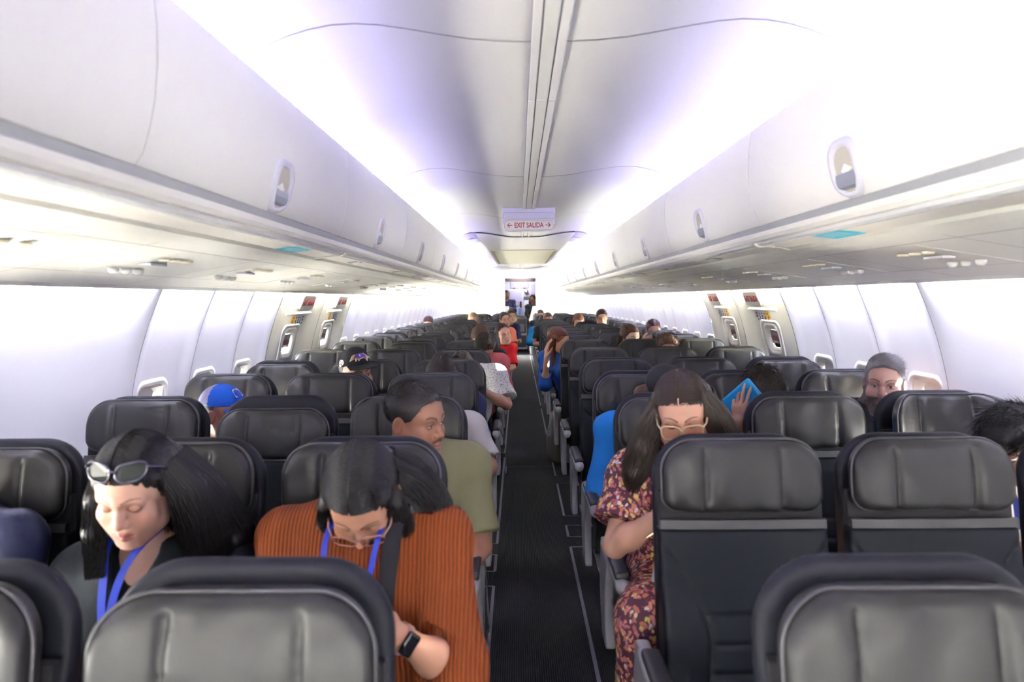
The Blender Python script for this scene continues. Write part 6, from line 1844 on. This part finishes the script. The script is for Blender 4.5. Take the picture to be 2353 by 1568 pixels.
# ================================================================== SIGNS, FITTINGS AND SMALL THINGS
# ---- hanging EXIT SALIDA sign
es = empty('exit_sign', (0.0, 5.05, 2.06)); tag(es, 'hanging EXIT SALIDA sign with two red arrows, below the centre ceiling rail', 'exit sign')
b = MB(); P = [(-.188, .105), (.188, .105), (.188, -.005), (-.188, -.005)]
b.extrude([(-.188, .09), (-.10, .087), (.10, .087), (.188, .09), (.188, -.03), (-.188, -.03)], 1, -.028, .028); b.obj('sign_mount', M_VIOLET_LIT, es, bevel=.003)
b = MB(); b.extrude(rrect(.362, .046, .010, 4, 0, .032), 1, -.031, -.027); sw_ = b.obj('sign_cover', M_VIOLET_LIT, es)
b = MB(); b.loop([(x, -.0312, z) for x, z in rrect(.362, .046, .010, 4, 0, .032)], .0009, 4); b.obj('cover_seam', M_INKG, sw_)
b = MB(); b.extrude(rrect(.360, .078, .026, 6, 0, -.036), 1, -.034, .020); bx = b.obj('sign_box', mat('sign_face', (.80, .79, .84), .4), es, bevel=.003)
b = MB(); b.loop([(x, -.0345, z) for x, z in rrect(.346, .064, .020, 6, 0, -.036)], .0008, 4); b.obj('sign_rim', M_INKG, bx)
RX = Matrix.Rotation(PI / 2, 4, 'X')
lettering('lettering', 'EXIT SALIDA', .050, M_RED, Matrix.Translation((0, -.0345, -.037)) @ RX, bx, squash=.74)
b = MB()
for sx in (-1, 1):
    b.box(min(sx * .118, sx * .152), max(sx * .118, sx * .152), -.0355, -.0345, -.0385, -.0335)
    for dz in (-1, 1):
        p0 = Vector((sx * .153, 0, -.036)); p1 = Vector((sx * .137, 0, -.036 + dz * .016)); n = (p1 - p0).cross(Vector((0, 1, 0))).normalized() * .0028
        b.extrude([((p0 + n).x, (p0 + n).z), ((p1 + n).x, (p1 + n).z), ((p1 - n).x, (p1 - n).z), ((p0 - n).x, (p0 - n).z)], 1, -.0355, -.0345)
b.obj('arrow', M_RED, bx)

# ---- row placards and teal stickers on the valance
def valance_plate(nm, side, y, ly, x0, x1, m, lift=.0008):
    z = lambda x: np.interp(x, [.838, .88, .925], [1.690, 1.6865, 1.681]) - lift
    V = []; F = []; n = 4
    for i in range(n + 1):
        x = x0 + (x1 - x0) * i / n; V += [(side * x, y, float(z(x))), (side * x, y + ly, float(z(x)))]
    F = [(2 * i, 2 * i + 1, 2 * i + 3, 2 * i + 2) for i in range(n)]
    V2 = [(a, b_, c - .0008) for a, b_, c in V]; k = len(V)
    me = npmesh(nm, V + V2, F + [tuple(q + k for q in f)[::-1] for f in F], False); me.materials.append(m); return me
for side, y, lab in ((-1, 2.42, 'teal sticker with white print under the second bin of the left-of-aisle bank'), (1, 2.03, 'teal sticker with white print under the first bin of the right-of-aisle bank')):
    st = obj('sticker', valance_plate('sticker', side, y, .19, .840, .924, M_TEAL)); tag(st, lab, 'sticker', 'teal stickers on the valances')
    for q, (dy, ly, xa, xb) in enumerate(((.03, .045, .855, .905), (.09, .025, .85, .91), (.13, .03, .862, .90))):
        obj('print', valance_plate('print', side, y + dy, ly, xa, xb, mat('sticker_print', (.35, .70, .82), .5), .0018), parent=st)
def raw(b, me):
    b.add([tuple(v.co) for v in me.vertices], [tuple(f.vertices) for f in me.polygons]); bpy.data.meshes.remove(me)
PLN = ['second', 'third', 'fourth', 'fifth', 'sixth', 'seventh', 'eighth', 'ninth', 'tenth', 'eleventh']
for side in (-1, 1):
    for k, y in enumerate([3.36, 4.55, 5.40, 6.45, 7.2, 7.95, 8.7, 9.5]):
        pl = empty('row_placard', (0, y, 0))
        b = MB(); raw(b, valance_plate('q', side, 0, .035, .86, .905, M_INKG))
        b.obj('row_number', M_INKG, pl)
        b = MB(); raw(b, valance_plate('q', side, .05, .085, .855, .91, M_INKG))
        ic = b.obj('seat_icon', M_INKG, pl); 
        b = MB(); raw(b, valance_plate('q', side, .060, .062, .863, .902, M_BEIGE, .0018)); b.obj('icon_field', M_BEIGE, ic)
        tag(pl, 'small grey row placard with seat icons on the %s valance, %s from the camera' % ('left-of-aisle' if side < 0 else 'right-of-aisle', ['first'] [0] if k == 0 else PLN[k - 1]), 'placard', 'row placards along the valances')

# ---- passenger service units: a lamp trio, air nozzles and a call panel for each row
def psu_z(x): return float(np.interp(x, [.94, .99, 1.10, 1.30, 1.45, 1.555], [1.672, 1.661, 1.644, 1.612, 1.586, 1.565]))
def make_psu(side):
    r = empty('service_unit')
    b = MB(); V = []; xs = np.linspace(1.08, 1.40, 6)
    V = [(side * x, yy, psu_z(x) - .0012) for x in xs for yy in (-.14, .14)] + [(side * x, yy, psu_z(x) + .004) for x in xs for yy in (-.14, .14)]
    n = len(xs); F = [(2 * i, 2 * i + 1, 2 * i + 3, 2 * i + 2) for i in range(n - 1)] + [(2 * n + 2 * i, 2 * n + 2 * i + 2, 2 * n + 2 * i + 3, 2 * n + 2 * i + 1) for i in range(n - 1)]
    F += [(2 * i, 2 * i + 2, 2 * n + 2 * i + 2, 2 * n + 2 * i) for i in range(n - 1)] + [(2 * i + 1, 2 * n + 2 * i + 1, 2 * n + 2 * i + 3, 2 * i + 3) for i in range(n - 1)]
    b.add(V, F); b.obj('unit_panel', M_CREAM, r)
    for j, yy in enumerate((-.07, 0, .07)):
        x = 1.16; b = MB(); b.lathe([(.018, 0), (.017, -.006), (.011, -.008), (.008, -.004)], (side * x, yy, psu_z(x) - .003), 14); b.obj('reading_lamp', mat('amber_lens', (.84, .76, .58), .3), r, smooth=True)
        x = 1.32; b = MB(); b.lathe([(.016, 0), (.015, -.010), (.009, -.017), (.004, -.017)], (side * x, yy, psu_z(x) - .003), 14); b.obj('air_nozzle', M_WHITE, r, smooth=True)
    b = MB(); b.box(min(side * 1.215, side * 1.255), max(side * 1.215, side * 1.255), -.05, .05, psu_z(1.235) - .009, psu_z(1.235) - .002); b.obj('call_panel', M_LABELW, r)
    return r
for side in (-1, 1):
    pr = make_psu(side)
    for k, y in enumerate([1.45, 2.2, 2.95, 3.75, 4.6, 5.6, 6.4, 7.2, 7.95]):
        u = pr if k == 0 else copy_tree(pr)
        u.location = (0, y, 0)
        tag(u, 'cream service unit with lamps and nozzles over the %s seats, %s from camera' % ('left-of-aisle' if side < 0 else 'right-of-aisle', ORD[k]), 'service unit', 'service units over the seats')

# ---- straps and bags along the aisle
def strap(label, pts, w, wd, mt, nm='strap', cat='strap', buckle=True):
    o0 = np.array(pts[0]); e = empty(nm, tuple(o0))
    q = ribbon(smooth_pts([np.array(p_) - o0 for p_ in pts]), w, wd, .0015); q.obj('webbing', mt, e)
    if buckle:
        c = np.array(pts[-1]) - o0; b = MB(); b.loop([c + np.array((0, x, z - .02)) for x, z in rrect(.042, .034, .006, 3)], .004, 6); b.obj('buckle', M_METAL, e, smooth=True)
    tag(e, label, cat); return e
strap('black strap hanging over the aisle armrest beside the olive-shirted man, steel buckle below', [(-.250, 2.31, .675), (-.212, 2.30, .655), (-.196, 2.28, .56), (-.190, 2.26, .46), (-.188, 2.255, .40)], .022, (0, 1, 0), M_BLACK, 'belt_strap')
strap('black strap hanging into the aisle below the speckled-tee elbow', [(-.246, 4.66, .64), (-.200, 4.64, .60), (-.176, 4.60, .50), (-.172, 4.58, .38)], .026, (0, 1, 0), M_BLACK, 'belt_strap')
# grey backpack poking out far on the right
s_ = SDF((.13, 5.9, .0), (.40, 6.4, .62), .010); s_.box((.275, 6.14, .27), (.085, .16, .22), .06, None, 0); s_.box((.20, 6.10, .20), (.04, .10, .12), .03, None, .02)
V, F = surface_net(s_.d, s_.ax); F = orient(V, F); V = relax(V, F, 2); o0 = np.array((.275, 6.14, .05)); me = npmesh('bag_body', V - o0, np.ascontiguousarray(F)); me.materials.append(cloth('taupe_canvas', (.11, .10, .09)))
bp_ = empty('backpack', tuple(o0)); obj('bag_body', me, parent=bp_); q = ribbon(smooth_pts([np.array(v) - o0 for v in ((.20, 6.0, .46), (.165, 5.97, .36), (.160, 5.97, .24), (.19, 5.98, .13))]), .016, (0, 1, 0), .003); q.obj('shoulder_strap', cloth('grey_webbing', (.16, .16, .17)), bp_)
tag(bp_, 'taupe backpack leaning into the aisle ahead of the royal blue sweater', 'backpack')
# white box buckle of a lap belt on the floral dress
b = MB(); e = empty('belt_buckle', (.335, 1.995, .690))
b.box(-.030, .030, -.012, .012, -.035, .035); b.obj('buckle_plate', mat('pale_metal', (.62, .70, .70), .3), e, bevel=.006)
b = MB(); b.box(.030, .050, -.010, .010, -.036, .036); b.obj('buckle_slot', M_BLACK, e, bevel=.003)
q = ribbon(smooth_pts([(.045, .0, .01), (.030, -.03, .075), (.005, -.01, .16)]), .018, (1, .2, .3), .002); q.obj('webbing', M_BLACK, e)
b = MB(); b.loop([(.058 + .010 * math.cos(t), -.006, .016 + .016 * math.sin(t)) for t in np.linspace(0, 6.28, 11)[:-1]], .002, 5); b.obj('ring', M_CHROME, e, smooth=True)
e.rotation_euler = (0, 0.15, 0); tag(e, 'pale seat belt buckle with black webbing against the floral dress', 'belt buckle')

# ---- galley beyond the doorway
gy = YG
gu = empty('galley_unit', (0, gy - .3, 0)); tag(gu, 'pale lavender galley unit with lockers, coffee maker bay and counter beyond the doorway', 'galley unit')
b = MB(); b.box(-1.1, 1.1, -.02, .28, 1.06, 2.13); b.obj('galley_body', M_GAL, gu)
b = MB(); b.box(-1.1, 1.1, -.16, .28, 1.02, 1.06); b.obj('counter', M_METAL, gu)
for x in (-.30, -.02): 
    b = MB(); b.box(x, x + .24, -.035, -.02, 1.80, 1.98); d = b.obj('locker_door', mat('galley_grille', (.30, .29, .34), .5), gu); b = MB(); b.box(x + .10, x + .14, -.042, -.035, 1.785, 1.815); b.obj('locker_latch', M_RED, d)
b = MB(); b.box(.28, .60, -.035, -.02, 1.62, 1.90); b.obj('locker_door', mat('galley_lilac', (.42, .40, .54), .4), gu)
b = MB(); b.box(-.30, .02, -.035, -.02, 1.30, 1.74); b.obj('locker_door', mat('galley_lilac', (.42, .40, .54), .4), gu)
b = MB(); b.box(.10, .30, -.04, -.02, 1.10, 1.46); b.obj('notice_panel', M_LABELW, gu)
b = MB(); b.box(.08, .30, -.05, -.02, 1.48, 1.56); b.obj('notice_panel', mat('dark_notice', (.10, .10, .12), .5), gu)
b = MB(); b.lathe([(.0, -.02), (.055, -.018), (.060, 0), (.055, .02), (.0, .03)], (.155, -.06, 1.70), 16, 'Y'); b.obj('wall_lamp', M_CHROME, gu, smooth=True)
b = MB(); b.box(-.03, .02, -.06, -.02, 1.24, 1.42); b.obj('interphone', M_BLACK, gu)
b = MB(); b.box(DX0, DX1, -.06, -.02, 2.0, 2.06); b.obj('header', mat('bronze_header', (.16, .11, .08), .5), gu)
ct_ = 0
for x, lab in ((-.33, 'dark galley cart partly hidden by the row of passengers'), (.02, 'dark galley cart with pale placard in the middle of the doorway')):
    c = empty('galley_cart', (x, gy - .32, 0)); tag(c, lab, 'galley cart', 'carts parked under the galley counter')
    b = MB(); b.box(-.15, .15, -.02, .30, .06, 1.0); b.obj('cart_body', M_METAL, c, bevel=.008)
    b = MB(); b.box(-.125, .125, -.03, -.02, .12, .46); b.obj('cart_panel', M_GALD, c); b = MB(); b.box(-.125, .125, -.03, -.02, .52, .92); b.obj('cart_panel', M_GALD, c)
    b = MB(); b.box(-.07, .07, -.036, -.030, .56, .78); b.obj('placard', mat('grey_placard', (.24, .24, .25), .5), c)
    b = MB(); b.tube([(-.10, -.05, .955), (.10, -.05, .955)], .012, 8); b.tube([(-.10, -.05, .955), (-.10, -.02, .955)], .010, 6); b.tube([(.10, -.05, .955), (.10, -.02, .955)], .010, 6); b.obj('cart_handle', M_RED, c, smooth=True)
    for wx in (-.12, .12):
        b = MB(); b.lathe([(.03, -.012), (.032, 0), (.03, .012)], (wx, .03, .032), 12, 'X'); b.obj('caster', M_BLACK, c, smooth=True)
bt = empty('water_bottle', (-.035, gy - .40, 1.06)); tag(bt, 'blue-topped bottle standing on the galley counter', 'bottle')
b = MB(); b.lathe([(.032, 0), (.034, .01), (.034, .13), (.014, .17), (.013, .185)], (0, 0, 0), 12); b.obj('bottle_body', mat('blue_plastic', (.05, .25, .70), .3), bt, smooth=True); b = MB(); b.lathe([(.015, .185), (.015, .205)], (0, 0, 0), 12); b.obj('bottle_cap', M_LABELW, bt)
for x, lab in ((DX0 + .115, 'pale grey partition panel at the doorway before the crew member in navy'), (DX1 - .10, 'pale grey partition panel at the doorway before the crew member in black')):
    pt_ = MB(); sgn = 1 if x < 0 else -1
    pt_.extrude([(-.11, 0), (.11, 0), (.11 * 1, .95 if sgn > 0 else 1.30), (.02 * sgn, 1.30), (-.11, 1.30 if sgn > 0 else .95)], 1, -.02, .02)
    o = pt_.obj('partition_panel', mat('partition_grey', (.44, .43, .42), .5), None, bevel=.01); o.location = (x, Y1 + .16, 0); tag(o, lab, 'partition')
